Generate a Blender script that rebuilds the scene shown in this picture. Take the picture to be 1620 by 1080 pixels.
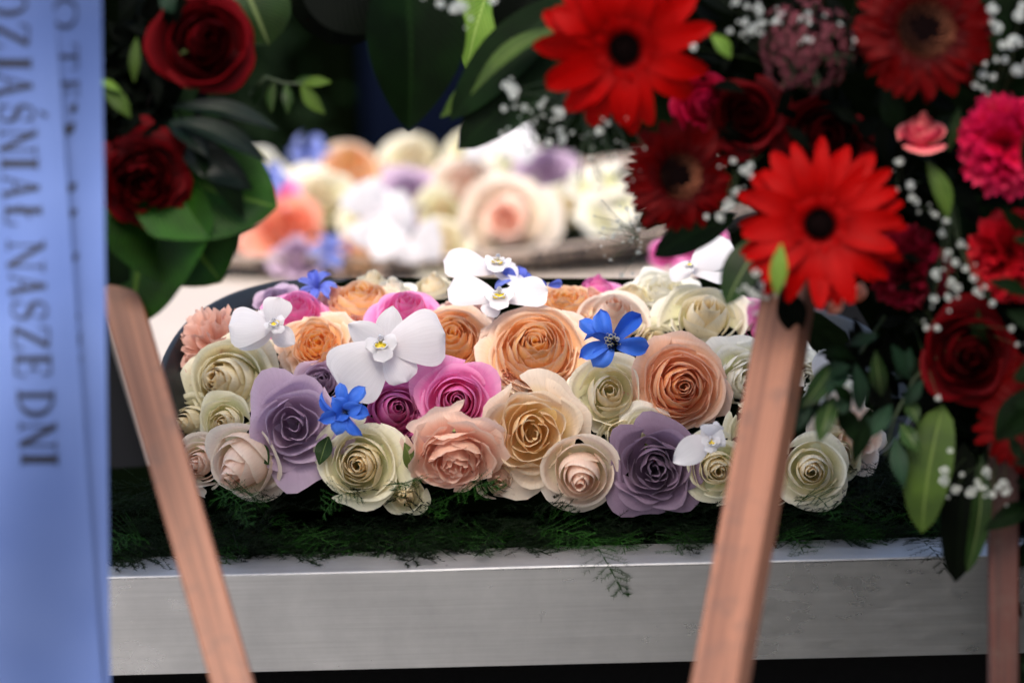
import bpy, math, random
import numpy as np
from mathutils import Vector, Matrix

for _o in list(bpy.data.objects): bpy.data.objects.remove(_o)
SC = bpy.context.scene
COL = SC.collection
random.seed(5)
RNG = np.random.default_rng(11)
R_ = math.radians

# ------------------------------------------------------------------ camera
PITCH, ROLL, DIST, FOC = R_(11), R_(1.4), 2.70, 135.0
cdir = Vector((0, math.cos(PITCH), -math.sin(PITCH)))
up0 = Vector((0, math.sin(PITCH), math.cos(PITCH)))
RX = Vector((1, 0, 0)) * math.cos(ROLL) - up0 * math.sin(ROLL)
UP = up0 * math.cos(ROLL) + Vector((1, 0, 0)) * math.sin(ROLL)
TOCAM = -cdir
FOCUS = Vector((0, 0.0, 0))
CAM = FOCUS - cdir * DIST
cam = bpy.data.cameras.new('camera')
cam.lens = FOC; cam.sensor_width = 36; cam.clip_start = 0.05; cam.clip_end = 300
cam.dof.use_dof = True; cam.dof.focus_distance = DIST + 0.04; cam.dof.aperture_fstop = 3.6; cam.dof.aperture_blades = 0
co = bpy.data.objects.new('camera', cam); COL.objects.link(co)
m3 = Matrix((RX, UP, TOCAM)).transposed()
co.matrix_world = Matrix.Translation(CAM) @ m3.to_4x4()
SC.camera = co

# ------------------------------------------------------------------ sky, sun, exposure
SUN_EL, SUN_AZ = R_(57), R_(190)      # azimuth from +Y clockwise (towards +X)
w = bpy.data.worlds.new("World"); SC.world = w; w.use_nodes = True
wn = w.node_tree
bg = wn.nodes['Background']
sky = wn.nodes.new('ShaderNodeTexSky'); sky.sky_type = 'NISHITA'; sky.sun_disc = False
sky.sun_elevation = SUN_EL; sky.sun_rotation = SUN_AZ
sky.air_density = 1.0; sky.dust_density = 4.0; sky.ozone_density = 1.0
wn.links.new(sky.outputs[0], bg.inputs[0]); bg.inputs[1].default_value = 0.15
sl = bpy.data.lights.new('sun', 'SUN'); sl.energy = 0.85; sl.angle = R_(24); sl.color = (1.0, .93, .84)
so = bpy.data.objects.new('sun', sl); COL.objects.link(so)
sd = Vector((math.sin(SUN_AZ) * math.cos(SUN_EL), math.cos(SUN_AZ) * math.cos(SUN_EL), math.sin(SUN_EL)))
so.rotation_euler = sd.to_track_quat('Z', 'Y').to_euler()
so.location = (0, 0, 5)
SC.view_settings.view_transform = 'Standard'; SC.view_settings.look = 'None'
SC.view_settings.exposure = 1.15; SC.view_settings.gamma = 1
SC.render.engine = 'CYCLES'; SC.cycles.diffuse_bounces = 8; SC.cycles.max_bounces = 12; SC.cycles.transmission_bounces = 8

# ------------------------------------------------------------------ placing helpers
def ray(px, py):
    k = 36.0 / 1620 / FOC
    return (cdir + RX * ((px - 810) * k) - UP * ((py - 540) * k))
def P(px, py, Y):
    d = ray(px, py); t = (Y - CAM.y) / d.y
    return CAM + d * t
def PZ(px, py, z):
    d = ray(px, py); t = (z - CAM.z) / d.z
    return CAM + d * t
def S(n, Y):                       # metres that n photo pixels cover at distance Y
    return n * 36.0 / 1620 / FOC * ((Y - CAM.y) / cdir.y)
def pix(p):
    v = Vector(p) - CAM; k = 36.0 / 1620 / FOC; d = v.dot(cdir)
    return 810 + v.dot(RX) / d / k, 540 - v.dot(UP) / d / k

# ------------------------------------------------------------------ mesh helpers
_fc = {}
def gfaces(nv, nu, off=0):
    if (nv, nu) not in _fc:
        i = np.arange(nv - 1)[:, None] * nu + np.arange(nu - 1)[None, :]
        _fc[(nv, nu)] = np.stack([i, i + 1, i + nu + 1, i + nu], -1).reshape(-1, 4)
    return _fc[(nv, nu)] + off
def mesh_np(name, V, F, mat=None, attr=None, smooth=True):
    me = bpy.data.meshes.new(name)
    V = np.ascontiguousarray(V, dtype=np.float32).reshape(-1, 3)
    F = np.ascontiguousarray(F, dtype=np.int32)
    k = F.shape[1]
    me.vertices.add(len(V)); me.vertices.foreach_set('co', V.ravel())
    me.loops.add(F.size); me.loops.foreach_set('vertex_index', F.ravel())
    me.polygons.add(len(F)); me.polygons.foreach_set('loop_start', np.arange(0, F.size, k, dtype=np.int32))
    me.update(calc_edges=True)
    me.polygons.foreach_set('use_smooth', np.full(len(F), smooth))
    if attr is not None:
        a = me.attributes.new('petal', 'FLOAT_COLOR', 'POINT')
        a.data.foreach_set('color', np.ascontiguousarray(attr, dtype=np.float32).ravel())
    if mat: me.materials.append(mat)
    return me
class MB:
    """collects surfaces and solids for ONE object"""
    def __init__(s): s.V = []; s.F = []; s.A = []; s.n = 0
    def quad_patch(s, V, F, A=None):
        V = np.asarray(V, float).reshape(-1, 3)
        s.V.append(V); s.F.append(np.asarray(F) + s.n); s.n += len(V)
        s.A.append(np.zeros((len(V), 4)) if A is None else np.asarray(A, float).reshape(-1, 4))
    def grid(s, V, A=None):
        s.quad_patch(V.reshape(-1, 3), gfaces(V.shape[0], V.shape[1]), A)
    def box(s, c, dx, dy, dz, rot=None, bev=0.0):
        x, y, z = dx / 2, dy / 2, dz / 2
        if bev <= 0:
            V = np.array([[i, j, k] for i in (-x, x) for j in (-y, y) for k in (-z, z)])
            F = [[0, 1, 3, 2], [4, 6, 7, 5], [0, 4, 5, 1], [2, 3, 7, 6], [0, 2, 6, 4], [1, 5, 7, 3]]
        else:                              # long axis z, chamfered cross-section
            b = bev
            cs = [(-x + b, -y), (x - b, -y), (x, -y + b), (x, y - b), (x - b, y), (-x + b, y), (-x, y - b), (-x, -y + b)]
            V = np.array([[p[0], p[1], k] for k in (-z, z) for p in cs])
            F = [[i, (i + 1) % 8, 8 + (i + 1) % 8, 8 + i] for i in range(8)]
            F += [[0, 7, 2, 1], [7, 6, 3, 2], [6, 5, 4, 3], [8, 9, 10, 15], [15, 10, 11, 14], [14, 11, 12, 13]]
        if rot is not None: V = V @ np.array(rot).T
        s.quad_patch(V + np.array(c), F)
    def tube(s, pts, r0, r1=None, k=6, A=None):
        pts = np.asarray(pts, float); n = len(pts); r1 = r0 if r1 is None else r1
        T = np.gradient(pts, axis=0); T /= np.linalg.norm(T, axis=1)[:, None] + 1e-12
        h = np.array([0, 0, 1.0]) if abs(T[0][2]) < .9 else np.array([1.0, 0, 0])
        rr = np.linspace(r0, r1, n)
        out = np.zeros((n, k + 1, 3))
        for i in range(n):
            a = np.cross(T[i], h); a /= np.linalg.norm(a) + 1e-12; b = np.cross(T[i], a)
            th = np.linspace(0, 2 * np.pi, k + 1)
            out[i] = pts[i] + rr[i] * (np.cos(th)[:, None] * a + np.sin(th)[:, None] * b)
        s.grid(out, None if A is None else np.tile(A, (n * (k + 1), 1)))
    def build(s, name, mat, parent=None, smooth=True, **tags):
        me = mesh_np(name, np.concatenate(s.V), np.concatenate(s.F), mat, np.concatenate(s.A), smooth)
        o = bpy.data.objects.new(name, me); COL.objects.link(o)
        if parent: o.parent = parent
        tag(o, **tags); return o
def tag(o, label=None, cat=None, group=None, kind=None):
    if label: o['label'] = label
    if cat: o['category'] = cat
    if group: o['group'] = group
    if kind: o['kind'] = kind
    return o
def empty(name, loc, M=None, **tags):
    o = bpy.data.objects.new(name, None); COL.objects.link(o)
    o.empty_display_size = .01
    mw = Matrix.Translation(loc)
    if M is not None: mw = mw @ M.to_4x4()
    o.matrix_world = mw
    tag(o, **tags); return o
def link(name, me, parent=None, M=None, **tags):
    o = bpy.data.objects.new(name, me); COL.objects.link(o)
    if parent: o.parent = parent
    if M is not None: o.matrix_local = M
    tag(o, **tags); return o
def facing(a, b, roll=0.0):
    """matrix whose +Z looks (a right, b up, 1 towards the viewer's side) and is rolled about it"""
    n = (RX * a + UP * b + TOCAM).normalized()
    x = RX - n * RX.dot(n)
    if x.length < .1: x = UP - n * UP.dot(n)
    x.normalize(); y = n.cross(x)
    M = Matrix((x, y, n)).transposed()
    return M @ Matrix.Rotation(roll, 3, 'Z')

# ------------------------------------------------------------------ materials
MATS = {}
def srgb(h):
    if isinstance(h, str):
        h = [int(h[i:i + 2], 16) / 255 for i in (0, 2, 4)]
    return tuple((c / 12.92 if c <= .04045 else ((c + .055) / 1.055) ** 2.4) for c in h)
def newmat(name):
    m = bpy.data.materials.new(name); m.use_nodes = True
    nt = m.node_tree; nt.nodes.clear()
    return m, nt, (lambda t, **k: _nd(nt, t, **k)), nt.links.new
def _nd(nt, t, **k):
    n = nt.nodes.new(t)
    for a, b in k.items():
        if a.startswith('i_'):
            key = a[2:].replace('_', ' ')
            n.inputs[int(key) if key.isdigit() else key].default_value = b
        else: setattr(n, a, b)
    return n
def mixc(N, L, fac, a, b, mode='MIX'):
    m = N('ShaderNodeMix', data_type='RGBA', blend_type=mode)
    for sock, val in ((m.inputs[0], fac), (m.inputs[6], a), (m.inputs[7], b)):
        if hasattr(val, 'is_linked') or hasattr(val, 'links'): L(val, sock)
        elif isinstance(val, (int, float)): sock.default_value = val
        else: sock.default_value = (*val[:3], 1)
    return m.outputs[2]
def ramp(N, L, src, pts):
    r = N('ShaderNodeValToRGB'); L(src, r.inputs[0])
    e = r.color_ramp.elements
    while len(e) > 1: e.remove(e[-1])
    for i, (p, c) in enumerate(pts):
        x = e[0] if i == 0 else e.new(p)
        x.position = p; x.color = (c, c, c, 1) if isinstance(c, (int, float)) else (*c, 1)
    return r.outputs[0]
def petal_mat(name, inner, outer, edge=None, base=None, trans=.34, rough=.5, edgeamt=.5, sheen=.12, vein=.3, spots=0.0, spec=.25):
    if name in MATS: return MATS[name]
    inner, outer = srgb(inner), srgb(outer)
    edge = srgb(edge) if edge else tuple(min(.9, c * 1.15 + .02) for c in outer)
    base = srgb(base) if base else tuple(c * .8 for c in outer)
    m, nt, N, L = newmat(name)
    at = N('ShaderNodeAttribute', attribute_name='petal')
    sp = N('ShaderNodeSeparateColor'); L(at.outputs['Color'], sp.inputs[0])
    u, v, t, rnd = sp.outputs[0], sp.outputs[1], sp.outputs[2], at.outputs['Alpha']
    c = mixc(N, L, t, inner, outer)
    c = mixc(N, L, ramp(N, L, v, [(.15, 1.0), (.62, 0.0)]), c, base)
    vec = N('ShaderNodeCombineXYZ')
    mu = N('ShaderNodeMath', operation='MULTIPLY', i_1=16.0); L(u, mu.inputs[0])
    mv = N('ShaderNodeMath', operation='MULTIPLY', i_1=1.6); L(v, mv.inputs[0])
    mr = N('ShaderNodeMath', operation='MULTIPLY', i_1=37.0); L(rnd, mr.inputs[0])
    L(mu.outputs[0], vec.inputs[0]); L(mv.outputs[0], vec.inputs[1]); L(mr.outputs[0], vec.inputs[2])
    ve = N('ShaderNodeTexNoise', i_Scale=1.3, i_Detail=4.0, i_Roughness=.6); L(vec.outputs[0], ve.inputs['Vector'])
    # pale rim: petal pigment plus the light a thick edge would catch
    ns = N('ShaderNodeTexNoise', i_Scale=3.0, i_Detail=2.0); L(vec.outputs[0], ns.inputs['Vector'])
    ad = N('ShaderNodeMath', operation='MULTIPLY_ADD', i_1=.10, i_2=-.05); L(ns.outputs[0], ad.inputs[0])
    a2 = N('ShaderNodeMath', operation='ADD'); L(ad.outputs[0], a2.inputs[0]); L(v, a2.inputs[1])
    rim = ramp(N, L, a2.outputs[0], [(.80, 0.0), (.985, edgeamt)])
    c = mixc(N, L, rim, c, edge)
    # veins and per-petal tone
    c = mixc(N, L, vein, c, ramp(N, L, ve.outputs[0], [(.3, .68), (.66, 1.0)]), 'MULTIPLY')
    tone = ramp(N, L, rnd, [(0.0, .9), (1.0, 1.0)])
    c = mixc(N, L, 1.0, c, tone, 'MULTIPLY')
    tc = N('ShaderNodeTexCoord')
    big = N('ShaderNodeTexNoise', i_Scale=55.0, i_Detail=3.0); L(tc.outputs['Object'], big.inputs['Vector'])
    c = mixc(N, L, .3, c, ramp(N, L, big.outputs[0], [(.3, .86), (.6, 1.0)]), 'MULTIPLY')
    if spots > 0:
        sn = N('ShaderNodeTexNoise', i_Scale=260.0, i_Detail=2.0); L(tc.outputs['Object'], sn.inputs['Vector'])
        c = mixc(N, L, ramp(N, L, sn.outputs[0], [(.68, 0.0), (.74, spots)]), c, srgb('8a5a3a'))
    bp = N('ShaderNodeBump', i_Strength=.35, i_Distance=.0006); L(ve.outputs[0], bp.inputs['Height'])
    pr = N('ShaderNodeBsdfPrincipled', i_Roughness=rough)
    pr.inputs['Specular IOR Level'].default_value = spec
    pr.inputs['Sheen Weight'].default_value = sheen; pr.inputs['Sheen Roughness'].default_value = .4
    L(c, pr.inputs['Base Color']); L(bp.outputs[0], pr.inputs['Normal'])
    tr = N('ShaderNodeBsdfTranslucent'); L(c, tr.inputs[0])
    mx = N('ShaderNodeMixShader', i_0=trans); L(pr.outputs[0], mx.inputs[1]); L(tr.outputs[0], mx.inputs[2])
    out = N('ShaderNodeOutputMaterial'); L(mx.outputs[0], out.inputs[0])
    MATS[name] = m; return m
def leaf_mat(name, col, col2=None, vein='9fb070', rough=.38, trans=.2, veinamt=.35, ribs=18.0, spec=.2):
    if name in MATS: return MATS[name]
    col = srgb(col); col2 = srgb(col2) if col2 else tuple(c * .6 for c in col)
    m, nt, N, L = newmat(name)
    at = N('ShaderNodeAttribute', attribute_name='petal')
    sp = N('ShaderNodeSeparateColor'); L(at.outputs['Color'], sp.inputs[0])
    u, v = sp.outputs[0], sp.outputs[1]
    tc = N('ShaderNodeTexCoord')
    no = N('ShaderNodeTexNoise', i_Scale=30.0, i_Detail=4.0); L(tc.outputs['Object'], no.inputs['Vector'])
    c = mixc(N, L, ramp(N, L, no.outputs[0], [(.35, 0.0), (.65, 1.0)]), col2, col)
    c = mixc(N, L, 1.0, c, ramp(N, L, at.outputs['Alpha'], [(0, .6), (1, 1.0)]), 'MULTIPLY')
    # side ribs slanting from the midrib, plus the midrib itself
    s1 = N('ShaderNodeMath', operation='MULTIPLY', i_1=ribs); L(v, s1.inputs[0])
    s2 = N('ShaderNodeMath', operation='MULTIPLY_ADD', i_1=-ribs * .35); L(u, s2.inputs[0]); L(s1.outputs[0], s2.inputs[2])
    s3 = N('ShaderNodeMath', operation='PINGPONG', i_1=.5); L(s2.outputs[0], s3.inputs[0])
    rib = ramp(N, L, s3.outputs[0], [(0.0, 1.0), (.12, 0.0)])
    mid = ramp(N, L, u, [(0.03, 1.0), (.08, 0.0)])
    c = mixc(N, L, ramp(N, L, rib, [(0, 0.0), (1, veinamt * .5)]), c, srgb(vein))
    c = mixc(N, L, ramp(N, L, mid, [(0, 0.0), (1, veinamt)]), c, srgb(vein))
    bp = N('ShaderNodeBump', i_Strength=.5, i_Distance=.001); bp.invert = True; L(s3.outputs[0], bp.inputs['Height'])
    pr = N('ShaderNodeBsdfPrincipled', i_Roughness=rough); L(c, pr.inputs['Base Color']); L(bp.outputs[0], pr.inputs['Normal'])
    pr.inputs['Specular IOR Level'].default_value = spec
    tr = N('ShaderNodeBsdfTranslucent'); L(mixc(N, L, .5, c, srgb('7aa020'), 'MULTIPLY') if False else c, tr.inputs[0])
    mx = N('ShaderNodeMixShader', i_0=trans); L(pr.outputs[0], mx.inputs[1]); L(tr.outputs[0], mx.inputs[2])
    out = N('ShaderNodeOutputMaterial'); L(mx.outputs[0], out.inputs[0])
    MATS[name] = m; return m
def plain(name, col, rough=.6, metal=0.0, noise=.25, scale=40.0, bump=.2, stretch=(1, 1, 1), col2=None, spec=.5, dist=.002):
    if name in MATS: return MATS[name]
    m, nt, N, L = newmat(name); col = srgb(col)
    tc = N('ShaderNodeTexCoord'); mp = N('ShaderNodeMapping'); mp.inputs['Scale'].default_value = stretch
    L(tc.outputs['Object'], mp.inputs[0])
    no = N('ShaderNodeTexNoise', i_Scale=scale, i_Detail=6.0, i_Roughness=.62); L(mp.outputs[0], no.inputs['Vector'])
    c2 = srgb(col2) if col2 else tuple(x * (1 - noise) for x in col)
    c = mixc(N, L, ramp(N, L, no.outputs[0], [(.32, 0.0), (.68, 1.0)]), c2, col)
    bp = N('ShaderNodeBump', i_Strength=bump, i_Distance=dist); L(no.outputs[0], bp.inputs['Height'])
    pr = N('ShaderNodeBsdfPrincipled', i_Roughness=rough, i_Metallic=metal); L(c, pr.inputs['Base Color']); L(bp.outputs[0], pr.inputs['Normal'])
    pr.inputs['Specular IOR Level'].default_value = spec
    out = N('ShaderNodeOutputMaterial'); L(pr.outputs[0], out.inputs[0])
    MATS[name] = m; return m
def metal_mat(name='brushed_metal', extra=0.0):
    m, nt, N, L = newmat(name)
    tc = N('ShaderNodeTexCoord'); mp = N('ShaderNodeMapping'); mp.inputs['Scale'].default_value = (6, 60, 420)
    L(tc.outputs['Object'], mp.inputs[0])
    fine = N('ShaderNodeTexNoise', i_Scale=1.0, i_Detail=5.0, i_Roughness=.7); L(mp.outputs[0], fine.inputs['Vector'])
    cl = N('ShaderNodeTexNoise', i_Scale=9.0, i_Detail=7.0, i_Roughness=.65); L(tc.outputs['Object'], cl.inputs['Vector'])
    mp2 = N('ShaderNodeMapping'); mp2.inputs['Scale'].default_value = (22, 22, 60); L(tc.outputs['Object'], mp2.inputs[0])
    sm = N('ShaderNodeTexNoise', i_Scale=2.0, i_Detail=4.0); L(mp2.outputs[0], sm.inputs['Vector'])
    mp3 = N('ShaderNodeMapping'); mp3.inputs['Scale'].default_value = (90, 30, 24); mp3.inputs['Rotation'].default_value = (0, .35, 0); L(tc.outputs['Object'], mp3.inputs[0])
    vo = N('ShaderNodeTexNoise', i_Scale=1.0, i_Detail=1.0); L(mp3.outputs[0], vo.inputs['Vector'])
    c = mixc(N, L, ramp(N, L, cl.outputs[0], [(.3, 0.0), (.7, 1.0)]), (.38, .38, .385), (.53, .53, .533))
    c = mixc(N, L, .35, c, ramp(N, L, fine.outputs[0], [(.3, .6), (.7, 1.0)]), 'MULTIPLY')
    c = mixc(N, L, ramp(N, L, vo.outputs[0], [(.77, 0.0), (.81, .4)]), c, (.06, .06, .06))
    rg = ramp(N, L, cl.outputs[0], [(.3, .36 + extra), (.7, .25 + extra)])
    ra = N('ShaderNodeMath', operation='MULTIPLY_ADD', i_1=.14, i_2=-.07); L(sm.outputs[0], ra.inputs[0])
    rb = N('ShaderNodeMath', operation='ADD'); L(rg, rb.inputs[0]); L(ra.outputs[0], rb.inputs[1])
    bp = N('ShaderNodeBump', i_Strength=.12, i_Distance=.0004); L(fine.outputs[0], bp.inputs['Height'])
    bp2 = N('ShaderNodeBump', i_Strength=.06, i_Distance=.001); L(sm.outputs[0], bp2.inputs['Height']); L(bp.outputs[0], bp2.inputs['Normal'])
    pr = N('ShaderNodeBsdfPrincipled', i_Metallic=.92); L(c, pr.inputs['Base Color']); L(rb.outputs[0], pr.inputs['Roughness']); L(bp2.outputs[0], pr.inputs['Normal'])
    out = N('ShaderNodeOutputMaterial'); L(pr.outputs[0], out.inputs[0])
    return m
def wood_mat(name, c1, c2, rough=.6):
    m, nt, N, L = newmat(name)
    tc = N('ShaderNodeTexCoord'); mp = N('ShaderNodeMapping'); mp.inputs['Scale'].default_value = (150, 150, 3.5)
    L(tc.outputs['Object'], mp.inputs[0])
    di = N('ShaderNodeTexNoise', i_Scale=6.0, i_Detail=2.0); L(tc.outputs['Object'], di.inputs['Vector'])
    g = N('ShaderNodeTexNoise', i_Scale=1.0, i_Detail=6.0, i_Roughness=.65, i_Distortion=1.6); L(mp.outputs[0], g.inputs['Vector'])
    sp = N('ShaderNodeTexNoise', i_Scale=34.0, i_Detail=4.0, i_Roughness=.7); L(tc.outputs['Object'], sp.inputs['Vector'])
    c = mixc(N, L, ramp(N, L, g.outputs[0], [(.34, 0.0), (.6, 1.0)]), srgb(c2), srgb(c1))
    c = mixc(N, L, .5, c, ramp(N, L, di.outputs[0], [(.3, .72), (.7, 1.0)]), 'MULTIPLY')
    c = mixc(N, L, ramp(N, L, sp.outputs[0], [(.52, 0.0), (.72, .6)]), c, srgb('4c3a32'))
    kn = N('ShaderNodeTexNoise', i_Scale=17.0, i_Detail=1.0); L(tc.outputs['Object'], kn.inputs['Vector'])
    c = mixc(N, L, ramp(N, L, kn.outputs[0], [(.66, 0.0), (.72, .6)]), c, srgb('3c3028'))
    bp = N('ShaderNodeBump', i_Strength=.4, i_Distance=.0006); L(g.outputs[0], bp.inputs['Height'])
    pr = N('ShaderNodeBsdfPrincipled', i_Roughness=rough); L(c, pr.inputs['Base Color']); L(bp.outputs[0], pr.inputs['Normal'])
    out = N('ShaderNodeOutputMaterial'); L(pr.outputs[0], out.inputs[0])
    return m
def satin_mat():
    m, nt, N, L = newmat('blue_satin')
    tc = N('ShaderNodeTexCoord')
    n1 = N('ShaderNodeTexNoise', i_Scale=9.0, i_Detail=2.0); L(tc.outputs['Object'], n1.inputs['Vector'])
    mp = N('ShaderNodeMapping'); mp.inputs['Scale'].default_value = (900, 900, 60); L(tc.outputs['Object'], mp.inputs[0])
    n2 = N('ShaderNodeTexNoise', i_Scale=1.0, i_Detail=3.0); L(mp.outputs[0], n2.inputs['Vector'])
    c = mixc(N, L, ramp(N, L, n1.outputs[0], [(.3, 0.0), (.7, 1.0)]), srgb('5068a4'), srgb('657cb4'))
    b1 = N('ShaderNodeBump', i_Strength=.35, i_Distance=.006); L(n1.outputs[0], b1.inputs['Height'])
    b2 = N('ShaderNodeBump', i_Strength=.1, i_Distance=.0003); L(n2.outputs[0], b2.inputs['Height']); L(b1.outputs[0], b2.inputs['Normal'])
    pr = N('ShaderNodeBsdfPrincipled', i_Roughness=.42); L(c, pr.inputs['Base Color']); L(b2.outputs[0], pr.inputs['Normal'])
    pr.inputs['Metallic'].default_value = .35; pr.inputs['Sheen Weight'].default_value = .3
    out = N('ShaderNodeOutputMaterial'); L(pr.outputs[0], out.inputs[0])
    return m

M_METAL = metal_mat()
M_METAL_DULL = metal_mat('dull_brushed_metal', .32)
M_WOOD = wood_mat('red_brown_wood', '8e5e46', '643e2c')
M_WOOD_SHADED = wood_mat('shaded_red_wood', '482016', '2c120c')  # same wood, darkened to stand in for the shade on the right leg
M_SATIN = satin_mat()
M_INK = plain('black_ink', '14151f', .5, noise=.2)
M_TRAY = plain('dark_slate_plastic', '11161a', .45, noise=.15, scale=20, bump=.05)
M_CREAM_BOARD = plain('cream_board', 'c2b6a9', .6, noise=.06, scale=8, bump=.08)
M_FOAM = plain('dark_green_foam', '060b04', .95, noise=.4, scale=90, bump=.6, spec=0.0)
M_CLOTH = plain('shadow_black_cloth', '0a0a0b', .95, noise=.3, scale=200, bump=.1, spec=.1)  # black stands in for the shadow beneath the metal tray
M_STEM = plain('green_stem', '4f6b2c', .5, noise=.3, scale=120)
M_STEM_DARK = plain('dark_stem', '2a3a1a', .6, noise=.3, scale=120)
M_GROUND = plain('grey_paving', 'b4b0a8', .85, noise=.3, scale=3, bump=.3)
M_WALL = plain('dark_slate_wall', '10172a', .9, noise=.4, scale=2, bump=.1, spec=0.0)

# rose colours
PM = dict(
    cream=petal_mat('petal_cream', 'fff0cc', 'fdf6da', 'fffcf0', 'f0efc0', spots=.2),
    creamgreen=petal_mat('petal_cream_green', 'fce8bc', 'f6f1d0', 'faf7e2', 'e4e8b0', spots=.25),
    ivory=petal_mat('petal_ivory', 'fdf8e6', 'fcfaee', 'fffcf4', 'eeeebc'),
    blush=petal_mat('petal_blush', 'fbd6c0', 'f8e6d4', 'faf2e2', 'e8e2b8', spots=.15),
    peach=petal_mat('petal_peach', 'ffc250', 'ffddc2', 'fff0e4', 'ffc482', edgeamt=.5),
    apricot=petal_mat('petal_apricot', 'ffb25e', 'ffd0b2', 'ffe8da', 'ffb882', edgeamt=.5),
    salmon=petal_mat('petal_salmon', 'ffc0a2', 'fddcc8', 'fee8da', 'fbbca0'),
    coral=petal_mat('petal_coral', 'fa9a72', 'fbaa90', 'fcc0aa', 'f49468'),
    yellow=petal_mat('petal_butter', 'ffdf98', 'fbe6d0', 'fdf0de', 'f8d888', spots=.15),
    pink=petal_mat('petal_pink', 'f868b8', 'fc98d0', 'ffc4e6', 'f85cb0', edgeamt=.5),
    magenta=petal_mat('petal_magenta', 'd42c92', 'ee86c2', 'f8acd8', 'd0409a', edgeamt=.6),
    lavender=petal_mat('petal_lavender', 'b899b6', 'cdb2cb', 'dcc8da', 'ae90ac', edgeamt=.4),
    dusky=petal_mat('petal_dusky_purple', '8c6f88', '957c94', 'aa96ac', '785c76', edgeamt=.4),
    dusty=petal_mat('petal_dusty_salmon', 'e0a08a', 'f0c0ac', 'f6d6c8', 'd07c68'),
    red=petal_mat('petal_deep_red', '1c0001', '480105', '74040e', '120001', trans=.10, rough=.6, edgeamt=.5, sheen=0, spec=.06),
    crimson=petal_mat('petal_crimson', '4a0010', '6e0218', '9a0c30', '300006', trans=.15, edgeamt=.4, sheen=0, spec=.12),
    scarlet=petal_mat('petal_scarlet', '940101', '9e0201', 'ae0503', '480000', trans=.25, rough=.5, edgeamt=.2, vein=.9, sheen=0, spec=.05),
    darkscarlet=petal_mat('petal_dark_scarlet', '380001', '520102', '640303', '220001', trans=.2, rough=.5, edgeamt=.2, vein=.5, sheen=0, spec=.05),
    hotpink=petal_mat('petal_hot_pink', 'a80228', 'be0434', 'dc1c5c', '80001c', trans=.22, edgeamt=.5, sheen=0, spec=.15),
    carnred=petal_mat('petal_carnation_red', '84010a', 'a00312', 'c01026', '580006', trans=.2, edgeamt=.4, sheen=0, spec=.15),
    palepinkbud=petal_mat('petal_mottled_pink', 'c01c38', 'd8485c', 'f0a090', 'b00028', trans=.2, edgeamt=.6, sheen=0),
    white=petal_mat('petal_white', 'eae8ea', 'e8e7ea', 'efeef0', 'e8e0e2', trans=.3, rough=.42, edgeamt=.3, vein=.22, sheen=.1),
    blue=petal_mat('petal_blue', '2e6ae0', '4a80e8', '6a98f0', '3a64cc', trans=.25, edgeamt=.3, vein=.35),
    paleblue=petal_mat('petal_pale_blue', '7484d0', '94a2de', 'b0bcec', '7080cc', trans=.3, edgeamt=.3, vein=.3),
    violetblue=petal_mat('petal_violet_blue', '5a6cd4', '7a8ee6', '9cacf0', '5460c4', trans=.3, edgeamt=.3, vein=.3),
)
LM = dict(
    mid=leaf_mat('leaf_mid', '26441a', '162c0e'),
    broad=leaf_mat('leaf_broad', '1f5406', '0d2e02', '688a2c', .5, .25, .55, 26),
    dark=leaf_mat('leaf_dark', '0c2008', '061204', '1a3012', .6, .1, .3, spec=.07),
    black=leaf_mat('leaf_very_dark', '040803', '020502', '0a1406', .6, .06, .3, spec=.04),
    blackgloss=leaf_mat('leaf_dark_gloss', '0a1a10', '06100a', '1e3426', .34, .06, .3),
    olive=leaf_mat('leaf_olive', '4a6420', '324818', '7c8e48', .5, .25),
    light=leaf_mat('leaf_light', '7ea040', '5c8428', 'a8c068', .5, .3),
    blueish=leaf_mat('leaf_blue_green', '1e3a26', '122a1a', '3c5a40', .55, .15),
    calyx=leaf_mat('leaf_calyx', '8a9c58', '6a8040', 'b8c080', .5, .2),
)

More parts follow.
